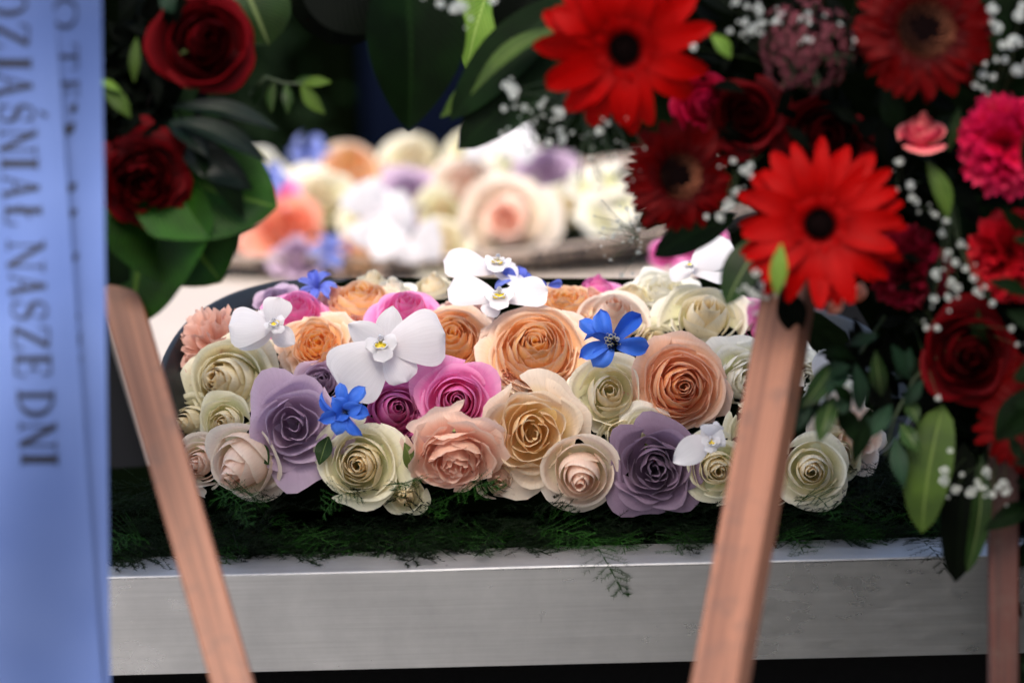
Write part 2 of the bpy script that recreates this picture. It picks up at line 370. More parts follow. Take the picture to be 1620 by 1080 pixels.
# ------------------------------------------------------------------ roses
KIND = dict(
    # n petals, rim radii r0..r1 (power rp), rim heights hc..ho (hp), half angles W0..W1, curl c0..c1, tip point, ruffle, noise, flare
    spiral=dict(n=27, r0=.07, r1=.86, rp=.95, hc=.40, ho=-.50, hp=1.20, W0=2.0, W1=.92, c0=-.48, c1=.36, cp=1.5, pt=.12, ruf=.0, rk=5, nz=.026, zb=-.85, fl=.8, f0=.50),
    open=dict(n=24, r0=.09, r1=.86, rp=.98, hc=.36, ho=-.50, hp=1.20, W0=1.9, W1=.92, c0=-.46, c1=.32, cp=1.7, pt=.05, ruf=.008, rk=5, nz=.030, zb=-.85, fl=.8, f0=.50),
    bud=dict(n=18, r0=.09, r1=.82, rp=1.0, hc=.50, ho=-.46, hp=1.15, W0=2.3, W1=1.10, c0=-.50, c1=.34, cp=2.4, pt=.06, ruf=.0, rk=4, nz=.024, zb=-.95, fl=.7, f0=.65),
    loose=dict(n=17, r0=.12, r1=.86, rp=.9, hc=.20, ho=-.46, hp=1.3, W0=1.5, W1=.95, c0=-.25, c1=.38, cp=1.2, pt=.16, ruf=.02, rk=3, nz=.07, zb=-.8, fl=.7, f0=.35),
    garden=dict(n=48, r0=.04, r1=.88, rp=.76, hc=.12, ho=-.50, hp=1.9, W0=1.1, W1=.68, c0=-.22, c1=.30, cp=1.4, pt=.0, ruf=.028, rk=5, nz=.045, zb=-.55, fl=.7, f0=.45),
    rosette=dict(n=44, r0=.05, r1=.88, rp=.88, hc=.22, ho=-.50, hp=1.6, W0=1.9, W1=.78, c0=-.38, c1=.30, cp=1.5, pt=.02, ruf=.012, rk=5, nz=.028, zb=-.65, fl=.7, f0=.50),
    ruffle=dict(n=30, r0=.07, r1=.88, rp=.88, hc=.24, ho=-.50, hp=1.6, W0=1.5, W1=.84, c0=-.30, c1=.34, cp=1.4, pt=.02, ruf=.026, rk=3, nz=.06, zb=-.7, fl=.7, f0=.45),
)
def rose_petals(kind, R, rng, n=None, res=(13, 12)):
    K = KIND[kind]; n = n or K['n']
    nv, nu = res
    u = np.linspace(-1, 1, nu)[None, :]; v = (np.linspace(0, 1, nv) ** .8)[:, None]
    phi = rng.uniform(0, 6.28); hand = rng.choice([-1, 1])
    out = []
    for i in range(n):
        t = i / (n - 1)
        phi += hand * (2.399 + rng.normal(0, .16 if kind not in ('garden', 'ruffle') else .5))
        if kind == 'spiral' and t > .45: phi += 0
        rho = K['r0'] + (K['r1'] - K['r0']) * t ** K['rp']; rho *= 1 + rng.normal(0, .03)
        h = K['hc'] + (K['ho'] - K['hc']) * t ** K['hp'] + rng.normal(0, .02)
        W = (K['W0'] + (K['W1'] - K['W0']) * t ** .45) * (1 + rng.normal(0, .06))
        c = K['c0'] + (K['c1'] - K['c0']) * t ** K['cp'] + rng.normal(0, .05)
        zb = K['zb'] + .15 * t
        smax = 1 - .20 * np.abs(u) ** 2.4 + K['pt'] * .5 * (1 - np.abs(u)) ** 2 * t
        smax = smax + K['ruf'] * np.sin(K['rk'] * u * 2.3 + rng.uniform(0, 6)) * (.5 + t)
        smax = smax + .009 * np.sin(7 * u + rng.uniform(0, 6)) - .04 * (rng.uniform() < .3) * np.exp(-((u - rng.uniform(-.6, .6)) / .15) ** 2)
        s = v * smax
        rim = rho * (1 + c) if c < 0 else rho + c * .42
        kf = min(1, max(0, (t - K['f0']) / (1 - K['f0']))) * K['fl']
        P0 = (.05, zb); P1 = (rho * 1.12 + .05, zb + .16 + .10 * (1 - t)); P2 = (rho * (1.10 - .10 * t) - .18 * kf, h - .16 * (1 - kf) - .10 * kf + max(c, 0) * .30)
        P3 = (rim + .04 * kf, h - max(c, 0) * .22)
        b0, b1, b2, b3 = (1 - s) ** 3, 3 * (1 - s) ** 2 * s, 3 * (1 - s) * s * s, s ** 3
        r = b0 * P0[0] + b1 * P1[0] + b2 * P2[0] + b3 * P3[0]
        z = b0 * P0[1] + b1 * P1[1] + b2 * P2[1] + b3 * P3[1]
        r = r + hand * .035 * u * (0.3 + rho) * v + K['pt'] * t * (1 - np.abs(u)) ** 1.6 * v ** 3 * .9
        # side edges roll back on the outer petals
        roll = max(0, t - .25) * .16 * np.abs(u) ** 3 * v ** 2
        z = z - roll * 1.1; r = r + roll * .15
        lip = np.clip((v - .86) / .14, 0, 1) ** 1.5
        r = r + .030 * lip; z = z - .012 * lip
        a = phi + u * W * (.25 + .75 * np.sin(v * np.pi / 2)) * (1 - .15 * v ** 4 * 0)
        p1, p2, p3 = rng.uniform(0, 6.28, 3)
        amp = K['nz'] * (.4 + t)
        d = amp * v ** 1.5 * (np.sin(2.7 * u + p1) + .6 * np.sin(4.9 * u + 3 * v + p2)) + K['ruf'] * .9 * v ** 4 * np.sin(K['rk'] * 1.7 * u + p3) * (.35 + t)
        r = np.maximum(r + d, .004)
        z = z + amp * .5 * v ** 2 * np.sin(3.1 * u + p3)
        x, y = r * np.cos(a), r * np.sin(a)
        V = np.stack([x, y, z], -1)
        if t > .3:                                   # a lean of its own
            th = rng.normal(0, .07); V = V @ np.array(Matrix.Rotation(th, 3, Vector((math.cos(phi + 1.57), math.sin(phi + 1.57), 0))))
        A = np.zeros((nv, nu, 4)); A[..., 0] = np.abs(u) + 0 * v; A[..., 1] = v + 0 * u; A[..., 2] = min(1, t ** .9); A[..., 3] = rng.uniform()
        out.append((V * R, A))
    return out
_calyx = {}
def calyx_mesh(R):
    k = round(R, 3)
    if k not in _calyx:
        mb = MB()
        mb.tube([(0, 0, -1.35 * R), (0, 0, -.95 * R), (0, 0, -.86 * R), (0, 0, -.72 * R)], .07 * R, .16 * R, 8, (0, .5, 0, .8))
        for q in range(5):
            a = q * 1.2566
            v = np.linspace(0, 1, 6)[:, None]; u = np.linspace(-1, 1, 4)[None, :]
            rr = .1 + .42 * v + 0 * u; zz = -.88 + .25 * v * v - .25 * v + 0 * u
            x = rr * np.cos(a) - u * .14 * (1 - v ** 1.5) * np.sin(a); y = rr * np.sin(a) + u * .14 * (1 - v ** 1.5) * np.cos(a)
            A = np.zeros((6, 4, 4)); A[..., 0] = np.abs(u); A[..., 1] = v; A[..., 3] = .8
            mb.grid(np.stack([x, y, zz], -1) * R, A)
        _calyx[k] = mesh_np('calyx', np.concatenate(mb.V), np.concatenate(mb.F), LM['calyx'], np.concatenate(mb.A))
    return _calyx[k]
def rose(px, py, rp, Y, face, kind, color, label, group='roses in the front arrangement', seed=None, n=None, res=(13, 12), name='rose', cat='rose', squash=1.0, deep=None):
    rng = np.random.default_rng(seed if seed is not None else int(px * 7 + py))
    R = S(rp, Y) * (1.16 if group == 'roses in the front arrangement' else 1)
    loc = P(px, py, Y)
    e = empty(name, loc, facing(face[0], face[1], rng.uniform(0, 6.28)), label=label, cat=cat, group=group)
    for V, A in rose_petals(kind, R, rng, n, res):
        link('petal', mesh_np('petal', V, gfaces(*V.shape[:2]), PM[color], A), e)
    link('calyx', calyx_mesh(R), e)
    return e
def carnation(px, py, rp, Y, face, color, label, group, n=46, seed=1, name='carnation', teeth=7):
    rng = np.random.default_rng(seed); R = S(rp, Y)
    e = empty(name, P(px, py, Y), facing(*face, rng.uniform(0, 6)), label=label, cat='carnation', group=group)
    nv, nu = 10, 15
    for i in range(n):
        t = (i + .5) / n
        el = math.acos(1 - t * 1.05) ; az = i * 2.399 + rng.normal(0, .2)
        u = np.linspace(-1, 1, nu)[None, :]; v = np.linspace(0, 1, nv)[:, None]
        Lh = (.80 + rng.normal(0, .05))
        rad = v * Lh * (1 + .05 * np.sign(np.sin(teeth * 2 * u + i)) * v ** 8)
        wid = .34 * v ** .9 * np.sin(np.minimum(v * 1.9, 1.57))
        ph = rng.uniform(0, 6, 3)
        lift = .10 * v ** 2 * np.sin(4.2 * u + ph[0]) + .06 * v ** 3 * np.sin(8.5 * u + ph[1])
        X = u * wid; Z = rad * (1 - .12 * u * u); Yy = lift + .10 * v ** 3
        V = np.stack([X + 0 * v, Yy + 0 * u, Z + 0 * u], -1)
        M = Matrix.Rotation(az, 3, 'Z') @ Matrix.Rotation(-el * .95, 3, 'X') @ Matrix.Rotation(rng.normal(0, .5), 3, 'Z')
        V = V @ np.array(M).T; V[..., 2] -= .72; V[..., 2] *= .8
        A = np.zeros((nv, nu, 4)); A[..., 0] = np.abs(u); A[..., 1] = v; A[..., 2] = t; A[..., 3] = rng.uniform()
        link('petal', mesh_np('petal', V * R * 1.25, gfaces(nv, nu), PM[color], A), e)
    link('calyx', calyx_mesh(R), e)
    return e
def strap(L, Wd, rng, arch=.12, droop=.1, nv=9, nu=6, notch=True, trough=.12, twist=0.0):
    u = np.linspace(-1, 1, nu)[None, :]; v = np.linspace(0, 1, nv)[:, None]
    wid = Wd * np.sin(np.pi * np.clip(.16 + .80 * v, 0, 1)) ** .55 * np.where(v > .86, np.sqrt(np.clip(1 - ((v - .86) / .16) ** 2, .02, 1)), 1)
    ln = L * v * (1 - (.035 * np.abs(np.sin(u * 3)) * v ** 6 if notch else 0))
    z = L * (arch * np.sin(v * 2.2) - droop * v ** 2.2) + trough * Wd * (u ** 2) * 1.2 + .20 * Wd * np.cos(u * 8) * v
    th = twist * v
    x = ln + 0 * u; y = u * wid * np.cos(th); z = z + u * wid * np.sin(th)
    return np.stack([x + 0 * y, y, z + 0 * y], -1)
def gerbera(px, py, rp, Y, face, color, label, eye=.20, rows=((1.0, 24), (.93, 22), (.5, 26)), seed=3, brown=False, wide=1.0, group='gerberas in the red wreath'):
    rng = np.random.default_rng(seed); R = S(rp, Y)
    e = empty('gerbera', P(px, py, Y), facing(*face, rng.uniform(0, 6)), label=label, cat='gerbera', group=group)
    for k, (ln, n) in enumerate(rows):
        for i in range(n):
            if rng.uniform() < .05 and k == 0: continue
            a = (i + .5 * (k % 2)) / n * 6.283 + rng.normal(0, .05)
            L = R * (ln - eye * .8) * (1 + rng.normal(0, .045))
            short = ln < .7
            V = strap(L, R * (.125 * wide * rng.uniform(.8, 1.15) if not short else .045), rng, arch=.16 + .05 * k, droop=.18 + rng.normal(0, .11) - .05 * k, twist=rng.normal(0, .4), nv=9 if not short else 6, nu=6 if not short else 4)
            V[..., 0] += R * eye * .8; V[..., 2] += R * .03 * k
            V = V @ np.array(Matrix.Rotation(-a, 3, 'Z'))
            nv, nu = V.shape[:2]
            A = np.zeros((nv, nu, 4)); A[..., 0] = np.abs(np.linspace(-1, 1, nu))[None]; A[..., 1] = (.35 + .6 * np.linspace(0, 1, nv))[:, None]; A[..., 2] = 1 if not short else .2; A[..., 3] = rng.uniform()
            link('petal', mesh_np('petal', V, gfaces(nv, nu), PM[color], A), e)
    # centre: a domed button carrying hundreds of tiny florets
    mb = MB(); th = np.linspace(0, 6.2832, 25)[None, :]; q = np.linspace(0, 1, 8)[:, None]
    rr = R * eye * .9 * np.sin(q * 1.5708); zz = R * (.02 + .12 * np.cos(q * 1.5708)) * np.ones_like(th)
    mb.grid(np.stack([rr * np.cos(th), rr * np.sin(th), zz], -1))
    mb.build('disc', M_EYE_DARK, e)
    ring = MB()
    nf = 170 if brown else 110
    for i in range(nf):
        f = math.sqrt((i + .5) / nf); a = i * 2.39996
        f2 = .35 + .65 * f
        c = np.array([R * eye * .92 * f2 * math.cos(a), R * eye * .92 * f2 * math.sin(a), R * (.03 + .11 * math.cos(f2 * 1.5))])
        hgt = R * (.05 + .03 * rng.uniform()) * (1.35 if brown else 1)
        tip = c + np.array([math.cos(a) * hgt * .35, math.sin(a) * hgt * .35, hgt])
        wv = np.array([-math.sin(a), math.cos(a), 0]) * R * (.018 if brown else .012)
        ring.quad_patch([c - wv, c + wv, tip + wv * .7, tip - wv * .7], [[0, 1, 2, 3]])
    ring.build('disc_florets', M_EYE_BROWN if brown else M_EYE_DARK, e, smooth=False)
    return e
M_EYE_DARK = plain('gerbera_eye_dark', '0a0303', .9, noise=.4, scale=400, bump=.6, spec=.03)
M_EYE_BROWN = plain('gerbera_eye_brown', '9a6248', .8, noise=.6, scale=300, bump=.5, col2='4a1a14', spec=.05)

M_YEL = plain('orchid_yellow', 'e6c812', .45, noise=.2, scale=200)
def opetal(L, Wd, rng, cup=.15, nv=13, nu=11, round_=1.0, ruf=.02):
    u = np.linspace(-1, 1, nu)[None, :]; v = np.linspace(0, 1, nv)[:, None]
    prof = (np.clip(v * 1.0, 0, 1) ** .55) * np.sqrt(np.clip(1 - np.clip((v - .5) / .5, 0, 1) ** (2.6 if round_ > .5 else 1.7), 0.0, 1)) if round_ > .5 else np.sin(np.pi * np.clip(v * .94 + .05, 0, 1)) ** .75
    y = u * Wd * (1.12 if round_ > .5 else 1.15) * prof
    ph = rng.uniform(0, 6)
    z = cup * L * (np.sin(v * 1.7) * .7 - v ** 2 * .9) - .16 * Wd * u * u * prof + (ruf + .02) * L * v * np.sin(2.6 * u + ph) + .02 * L * np.sin(5 * v + ph) + .0 * u
    return np.stack([L * v + 0 * u, y, z + 0 * y], -1)
def orchid(px, py, Y, face, petals, label, lip=None, color='white', group='orchid blooms laid on the roses', name='orchid', cat='orchid', seed=0, z=0.012, cat_name=None):
    """petals: (angle in picture, length px, half width px, round, tilt)"""
    rng = np.random.default_rng(int(px + py) + seed)
    e = empty(name, P(px, py, Y) + TOCAM * z, facing(*face, 0), label=label, cat=cat, group=group)
    s = S(1, Y)
    for (ang, L, Wd, rd, tilt) in petals:
        if rd > .5: Wd *= 1.22
        V = opetal(L * s, Wd * s, rng, round_=rd, cup=.2)
        M = Matrix.Rotation(R_(ang), 3, 'Z') @ Matrix.Rotation(-tilt, 3, 'Y') @ Matrix.Rotation(rng.normal(0, .12), 3, 'X')
        V = V @ np.array(M).T; V[..., 2] += .002 * (1 if rd > .5 else -1)
        nv, nu = V.shape[:2]
        A = np.zeros((nv, nu, 4)); A[..., 0] = np.abs(np.linspace(-1, 1, nu))[None]; A[..., 1] = np.linspace(.3, .95, nv)[:, None]; A[..., 2] = .7; A[..., 3] = .5 + .5 * rng.uniform()
        link('petal' if rd > .5 else 'sepal', mesh_np('petal', V, gfaces(nv, nu), PM[color], A), e)
    if lip:
        lx, ly, ls, lr = lip                      # offset px, size px, roll
        c = Vector((lx * s, ly * s, .006))
        def addp(L, Wd, ang, tilt, mat, nm, cup=.5):
            V = opetal(L, Wd, rng, cup=cup, nv=8, nu=7)
            M = Matrix.Rotation(R_(ang + lr), 3, 'Z') @ Matrix.Rotation(-tilt, 3, 'Y')
            V = V @ np.array(M).T + np.array(c)
            A = np.zeros(V.shape[:2] + (4,)); A[..., 1] = .7; A[..., 2] = .5; A[..., 3] = .8
            link(nm, mesh_np(nm, V, gfaces(8, 7), mat, A), e)
        addp(ls * s, ls * .46 * s, 270, .55, PM['white'], 'lip')
        addp(ls * .8 * s, ls * .40 * s, 200, .7, PM['white'], 'lip')
        addp(ls * .8 * s, ls * .40 * s, 340, .7, PM['white'], 'lip')
        c = c + Vector((0, 0, .0035))
        addp(ls * .50 * s, ls * .15 * s, 300, .75, M_YEL, 'callus')
        addp(ls * .50 * s, ls * .15 * s, 238, .75, M_YEL, 'callus')
        c = c - Vector((0, 0, .0035))
        mb = MB(); mb.tube([c, c + Vector((0, ls * .15 * s, ls * .35 * s)), c + Vector((0, ls * .05 * s, ls * .62 * s))], ls * .15 * s, ls * .10 * s, 10, (0, .8, .5, .9))
        mb.build('column', PM['white'], e)
        cv = MB()
        for sg in (-1, 1):
            th = np.linspace(0, 4.2, 12)
            cv.tube([(c.x + sg * ls * s * (.1 + .22 * math.sin(a) * .8), c.y - ls * s * (.1 + .35 * (1 - math.cos(a)) * .4), c.z + ls * s * (.55 + .18 * math.sin(a * .8))) for a in th], .0009, .0004, 5, (0, .8, .5, .9))
        cv.build('tendril', PM['white'], e)
    return e
def delphinium(px, py, rp, Y, face, label, angs, color='blue', group='blue delphinium flowers', eye=True, seed=0):
    rng = np.random.default_rng(int(px) + seed); R = S(rp, Y)
    e = empty('delphinium_flower', P(px, py, Y) + TOCAM * .012, facing(*face, 0), label=label, cat='delphinium', group=group)
    for k, (a, ln, tilt) in enumerate(angs):
        V = opetal(R * ln, R * (.26 if len(angs) > 6 else .30) * (1 + rng.normal(0, .15)), rng, cup=.6, ruf=.12)
        V[..., 2] += np.abs(V[..., 1]) * .7
        M = Matrix.Rotation(R_(a), 3, 'Z') @ Matrix.Rotation(-tilt, 3, 'Y') @ Matrix.Rotation(rng.normal(0, .35), 3, 'X')
        V = V @ np.array(M).T
        nv, nu = V.shape[:2]
        A = np.zeros((nv, nu, 4)); A[..., 0] = np.abs(np.linspace(-1, 1, nu))[None]; A[..., 1] = np.linspace(0, 1, nv)[:, None]; A[..., 2] = rng.uniform(); A[..., 3] = rng.uniform()
        link('petal', mesh_np('petal', V, gfaces(nv, nu), PM[color], A), e)
    if eye:
        for i in range(16):
            a = i * 2.4; rr = R * .15 * math.sqrt(i / 16 + .1)
            mb = MB(); b = np.array([rr * math.cos(a), rr * math.sin(a), R * .02]); tp = b * 1.3 + np.array([0, 0, R * (.22 + .12 * rng.uniform())])
            mb.tube([b, (b + tp) / 2, tp], R * .03, R * .060, 5, (0, .6, .5, .9))
            mb.build('stamen', PM['ivory'] if i % 5 else M_EYE_DARK, e)
    return e

# ------------------------------------------------------------------ leaves
def leaf_grid(p0, p1, width, nrm, droop=.1, fold=.25, shape=1.0, nv=12, nu=9, wave=0.0, rng=RNG, tip=1.0, skew=0.0):
    p0, p1 = Vector(p0), Vector(p1); ax = p1 - p0; L = ax.length; ax.normalize()
    nrm = (Vector(nrm) - ax * Vector(nrm).dot(ax)).normalized(); sd = ax.cross(nrm)
    v = np.linspace(0, 1, nv)[:, None]; u = np.linspace(-1, 1, nu)[None, :]
    prof = np.sin(np.pi * np.clip(v, 0, 1) ** shape) ** tip if shape > 0 else np.clip(v * 3.5, 0, 1) ** .5 * np.clip(1 - v ** 3, 0, 1) ** .8
    wd = width / 2 * prof + .0004
    h = L * droop * np.sin(np.pi * v) + fold * wd * np.abs(u) + wave * width * np.sin(9 * v + u * 2 + rng.uniform(0, 6)) * np.abs(u)
    a = np.array(ax); n = np.array(nrm); s = np.array(sd)
    V = np.array(p0) + (L * v)[..., None] * a + (u * wd + skew * L * np.sin(np.pi * v))[..., None] * s + (h + 0 * u)[..., None] * n
    A = np.zeros((nv, nu, 4)); A[..., 0] = np.abs(u) + 0 * v; A[..., 1] = v + 0 * u; A[..., 2] = .5; A[..., 3] = rng.uniform(.2, 1)
    return V, A
def leaf(q0, q1, wpx, mat, name=None, label=None, cat='leaf', group=None, parent=None, nh=(0, .3), **k):
    """q = (px, py, Y)"""
    p0, p1 = P(*q0), P(*q1)
    n = (TOCAM + RX * nh[0] + UP * nh[1]).normalized()
    V, A = leaf_grid(p0, p1, S(wpx, q0[2]), n, **k)
    me = mesh_np('leaf', V, gfaces(*V.shape[:2]), LM[mat], A)
    return link(name or 'leaf', me, parent, label=label, cat=cat if label else None, group=group)
def sprig(stem_q, leaves, mat, label, name='leafy_sprig', cat='sprig', group=None, stem_r=.0011, stem_mat=None, matlist=None):
    pts = [P(*q) for q in stem_q]
    e = empty(name, pts[0], label=label, cat=cat, group=group)
    mb = MB(); mb.tube([p - pts[0] for p in pts], stem_r, stem_r * .6, 6); mb.build('stem', stem_mat or M_STEM_DARK, e)
    for i, (a, b, wd) in enumerate(leaves):
        p0, p1 = P(*a) - pts[0], P(*b) - pts[0]
        V, A = leaf_grid(p0, p1, S(wd, a[2]), TOCAM + RX * RNG.normal(0, .35) + UP * RNG.normal(.2, .35), droop=RNG.normal(.06, .05), fold=RNG.uniform(.1, .4))
        mm = LM[matlist[i % len(matlist)]] if matlist else LM[mat]
        link('leaf', mesh_np('leaf', V, gfaces(*V.shape[:2]), mm, A), e)
    return e

# ================================================================== THE SETTING
ZL = P(540, 903, -0.06).z            # top of the metal ledge
GZ = ZL - .95
g = MB(); g.quad_patch([(-60, -30, GZ), (60, -30, GZ), (60, 90, GZ), (-60, 90, GZ)], [[0, 1, 2, 3]])
g.build('ground', M_GROUND, kind='structure')
g = MB(); xs = np.linspace(.08, 14, 40); V = np.zeros((2, 40, 3)); V[..., 0] = xs; V[0, :, 1] = -16; V[1, :, 1] = -.7; V[..., 2] = GZ + .004
g.grid(V); g.build('added_lawn', plain('added_dark_lawn', '14200c', .95, noise=.5, scale=30, bump=.8, spec=.05), kind='structure')  # unseen dark ground, added to darken the right side of the metal's reflection
mb = MB(); mb.box((0, 4.2, GZ + 1.3), 9, .2, 2.6); mb.build('background_wall', M_WALL, kind='structure', smooth=False)

# hedge far behind: leaf clumps
def leafmass(name, n, fpos, size, mats, seed, parent=None, **tags):
    rng = np.random.default_rng(seed); mb = MB()
    for i in range(n):
        c, nd = fpos(rng)
        d = Vector(rng.normal(0, 1, 3)); d.z -= .4; d.normalize()
        L = size * rng.uniform(.6, 1.3)
        V, A = leaf_grid(c, Vector(c) + d * L, L * .42, nd + Vector(rng.normal(0, .5, 3)), nv=5, nu=3, fold=.3, rng=rng)
        mb.grid(V, A)
    return mb.build(name, mats, parent, **tags)
def hp(x0, x1, y0, y1, z0, z1):
    def f(rng):
        return Vector((rng.uniform(x0, x1), rng.uniform(y0, y1), rng.uniform(z0, z1))), Vector((0, -1, .4))
    return f
hb = MB(); hb.box((-1.9, 3.3, GZ + .95), 2.9, .7, 1.9); 
hedge = empty('hedge', (-1.6, 3.3, GZ), label='dark green hedge far behind the flowers, out of focus', cat='hedge')
hb2 = MB(); hb2.box((.19, 0, .62), 2.36, .5, 1.24); hb2.build('hedge_core', M_FOAM, hedge, smooth=False)
def hpos(rng): return Vector((rng.uniform(-1.0, 1.37), -.27 - rng.uniform(0, .1), rng.uniform(0, 1.3))), Vector((0, -1, .5))
leafmass('foliage', 2600, hpos, .07, LM['dark'], 3, hedge, kind='stuff')
hedge2 = empty('hedge', (1.6, 3.5, GZ), label='dark hedge far behind the red wreath on the right', cat='hedge')
hb2 = MB(); hb2.box((-.4, 0, .8), 2.36, .5, 1.6); hb2.build('hedge_core', M_FOAM, hedge2, smooth=False)
leafmass('foliage', 1500, lambda r: (Vector((r.uniform(-1.6, .8), -.27 - r.uniform(0, .1), r.uniform(0, 1.65))), Vector((0, -1, .5))), .07, LM['dark'], 4, hedge2, kind='stuff')

added_hedge = empty('hedge', (2.55, -3.6, GZ), label='unseen dark hedge added so its reflection darkens the right part of the metal tray', cat='hedge')  # added out of view so the metal's right side reflects something dark
hb2 = MB(); hb2.box((0, 0, 1.7), 4.6, .5, 3.4); hb2.build('hedge_core', M_FOAM, added_hedge, smooth=False)
leafmass('foliage', 1500, lambda r: (Vector((r.uniform(-2.3, 2.3), .27 + r.uniform(0, .1), r.uniform(0, 3.4))), Vector((0, 1, .5))), .1, LM['dark'], 14, added_hedge, kind='stuff')
# ------------------------------------------------------------------ metal tray
FY, FH = -0.06, S(160, -0.06) / math.cos(PITCH)
X0, X1 = -.62, .62
tray = empty('metal_tray', (0, FY, ZL - FH), label='long brushed metal tray with a folded ledge under the ferns', cat='tray')
t0 = Vector((0, FY, ZL - FH))
LD = .055; DEP = .40
def prof_sweep(pr, x0, x1, nseg=60):
    xs = np.linspace(x0, x1, nseg); V = np.zeros((len(pr), nseg, 3))
    for i, (y, z) in enumerate(pr):
        V[i, :, 0] = xs; V[i, :, 1] = y; V[i, :, 2] = z
    return V
def wob(V, a):
    V = V.copy(); V[..., 2] += a * np.sin(V[..., 0] * 9) * .5 + a * np.sin(V[..., 0] * 23 + 1) * .3; return V
br = .0016
arc = [(-br + br * (1 - math.sin(q)) , FH - br + br * math.cos(q)) for q in np.linspace(math.pi / 2, 0, 6)]
arc = [(br * (1 - math.sin(q)), FH - br * (1 - math.cos(q))) for q in np.linspace(math.pi / 2, 0, 6)]
fr = MB(); fr.grid(prof_sweep([(0.012, 0), (0.0, 0), (0, .002), (0, FH * .5), (0, FH - br - .0003)], X0, X1)); fr.build('front_panel', M_METAL, tray, smooth=False)
le = MB(); le.grid(wob(prof_sweep(arc + [(LD * .5, FH), (LD, FH), (LD + .0015, FH - .0015), (LD + .0015, FH - .04)], X0, X1), .0006)); le.build('ledge', M_METAL_DULL, tray)
bk = MB(); bk.box((0, DEP, FH * .2), X1 - X0, .003, FH * .4)
bk.box((X0, DEP / 2, FH * .4), .003, DEP - .004, FH * .8); bk.box((X1, DEP / 2, FH * .4), .003, DEP - .004, FH * .8)
bk.build('back_panel', M_METAL, tray, smooth=False)
bo = MB(); bo.box((0, DEP / 2, .012), X1 - X0 - .01, DEP - .01, .003); bo.build('base_panel', M_METAL, tray, smooth=False)

tb = empty('cloth_covered_table', (0, .8, GZ), label='cloth covered table, coloured black for the shadow under the metal tray', cat='table')
zt = ZL - FH - GZ
mb = MB(); mb.box((0, -.02, zt - .006), 2.6, 1.62, .010); mb.build('tabletop', M_CLOTH, tb, smooth=False)
cl = MB(); xs = np.linspace(-1.3, 1.3, 160); zz = np.linspace(zt - .012, .05, 8)
V = np.zeros((8, 160, 3)); V[..., 0] = xs; V[..., 1] = -.80 + .02 * np.sin(xs * 24)[None] * np.linspace(.1, 1, 8)[:, None]; V[..., 2] = zz[:, None]
cl.grid(V); cl.build('tablecloth_front', M_CLOTH, tb)

# cream board platform behind the tray
ZP = ZL + .000
plat = empty('cream_board', (0, 1.2, ZP - .05), label='cream painted board on which the blurred back flower box stands', cat='board')
mb = MB(); cs = [(-.285, -.83), (.16, -.83), (.20, .40), (-.47, .40)]
mb.quad_patch([(x, y, z) for z in (.05, -.01) for x, y in cs], [[0, 1, 2, 3], [7, 6, 5, 4], [0, 4, 5, 1], [1, 5, 6, 2], [2, 6, 7, 3], [3, 7, 4, 0]]); mb.build('board_top', M_CREAM_BOARD, plat, smooth=False)
mb = MB(); mb.box((-.07, -.2, -.04), .4, 1.1, .058); mb.build('board_base', M_CREAM_BOARD, plat, smooth=False)

tp = empty('low_bench', (-.62, .95, ZL - .10), label='grey brown bench surface blurred behind the left wooden leg', cat='bench')
M_TAUPE = plain('taupe_board', '1e1914', .8, noise=.3, scale=14, bump=.1)
for k in range(5):
    mb = MB(); mb.box((0, -.42 + k * .2, .0), .62, .192, .03); mb.build('plank', M_TAUPE, tp, smooth=False)
# ------------------------------------------------------------------ front dark container
CT = empty('flower_container', (0.02, .17, ZL), label='dark slate oval container with a curved rim holding the sharp front roses', cat='container')
RIMQ = [(275, 690, .06), (250, 622, .085), (262, 560, .12), (305, 503, .175), (380, 462, .225), (480, 444, .262), (620, 446, .285), (800, 450, .295), (1000, 450, .295), (1200, 466, .28), (1340, 505, .235), (1425, 560, .17), (1450, 640, .11), (1400, 715, .07), (1300, 750, .06), (1050, 765, .055), (800, 768, .05), (520, 762, .05), (340, 735, .055)]
def rimcurve(n=121, grow=0.0):
    Q = [P(*q) for q in RIMQ]; m = len(Q); c = sum(Q, Vector()) / m; out = []
    for k in range(n):
        f = (k / (n - 1)) * m % m; i = int(f); f -= i
        a, b, c_, d = Q[(i - 1) % m], Q[i % m], Q[(i + 1) % m], Q[(i + 2) % m]
        p = .5 * ((2 * b) + (c_ - a) * f + (2 * a - 5 * b + 4 * c_ - d) * f * f + (3 * b - a - 3 * c_ + d) * f ** 3)
        dr = Vector((p.x - c.x, p.y - c.y, 0)).normalized()
        p = p + dr * grow - CT.location
        out.append(p)
    return out
mb = MB()
def ring(g0, z): return [(p.x, p.y, p.z + z) for p in rimcurve(grow=g0)]
rows = [ring(-.040, -.06), ring(-.010, -.012), ring(-.001, -.002), ring(.0008, .0), ring(.0, .0014), ring(-.003, .0014), ring(-.0045, .0), ring(-.012, -.018), ring(-.035, -.045)]
mb.grid(np.array(rows)); mb.build('container_wall', M_TRAY, CT)
# foam dome
fo = MB(); fx = np.linspace(285, 1400, 30); fy = np.linspace(432, 800, 14)
def dome(py, px=800):
    t = (py - 430) / 370.0
    y = .255 - .27 * min(1, t * 1.25) ** .6
    e = max(0, abs(px - 830) / 560 - .55)
    return y + e * e * .25
FV = np.zeros((14, 30, 3))
for j, y in enumerate(fy):
    for i, x in enumerate(fx):
        xl = np.interp(y, [432, 450, 480, 520, 580, 640, 800], [560, 480, 400, 345, 305, 290, 330]); xr = np.interp(y, [432, 500, 640, 800], [1150, 1330, 1400, 1330])
        xx = xl + (xr - xl) * (x - 285) / 1115
        FV[j, i] = P(xx, y + 8, dome(y, xx) + .034)
fo.grid(FV - np.array([0.02, .17, ZL])); 
fo.build('floral_foam', M_FOAM, CT)

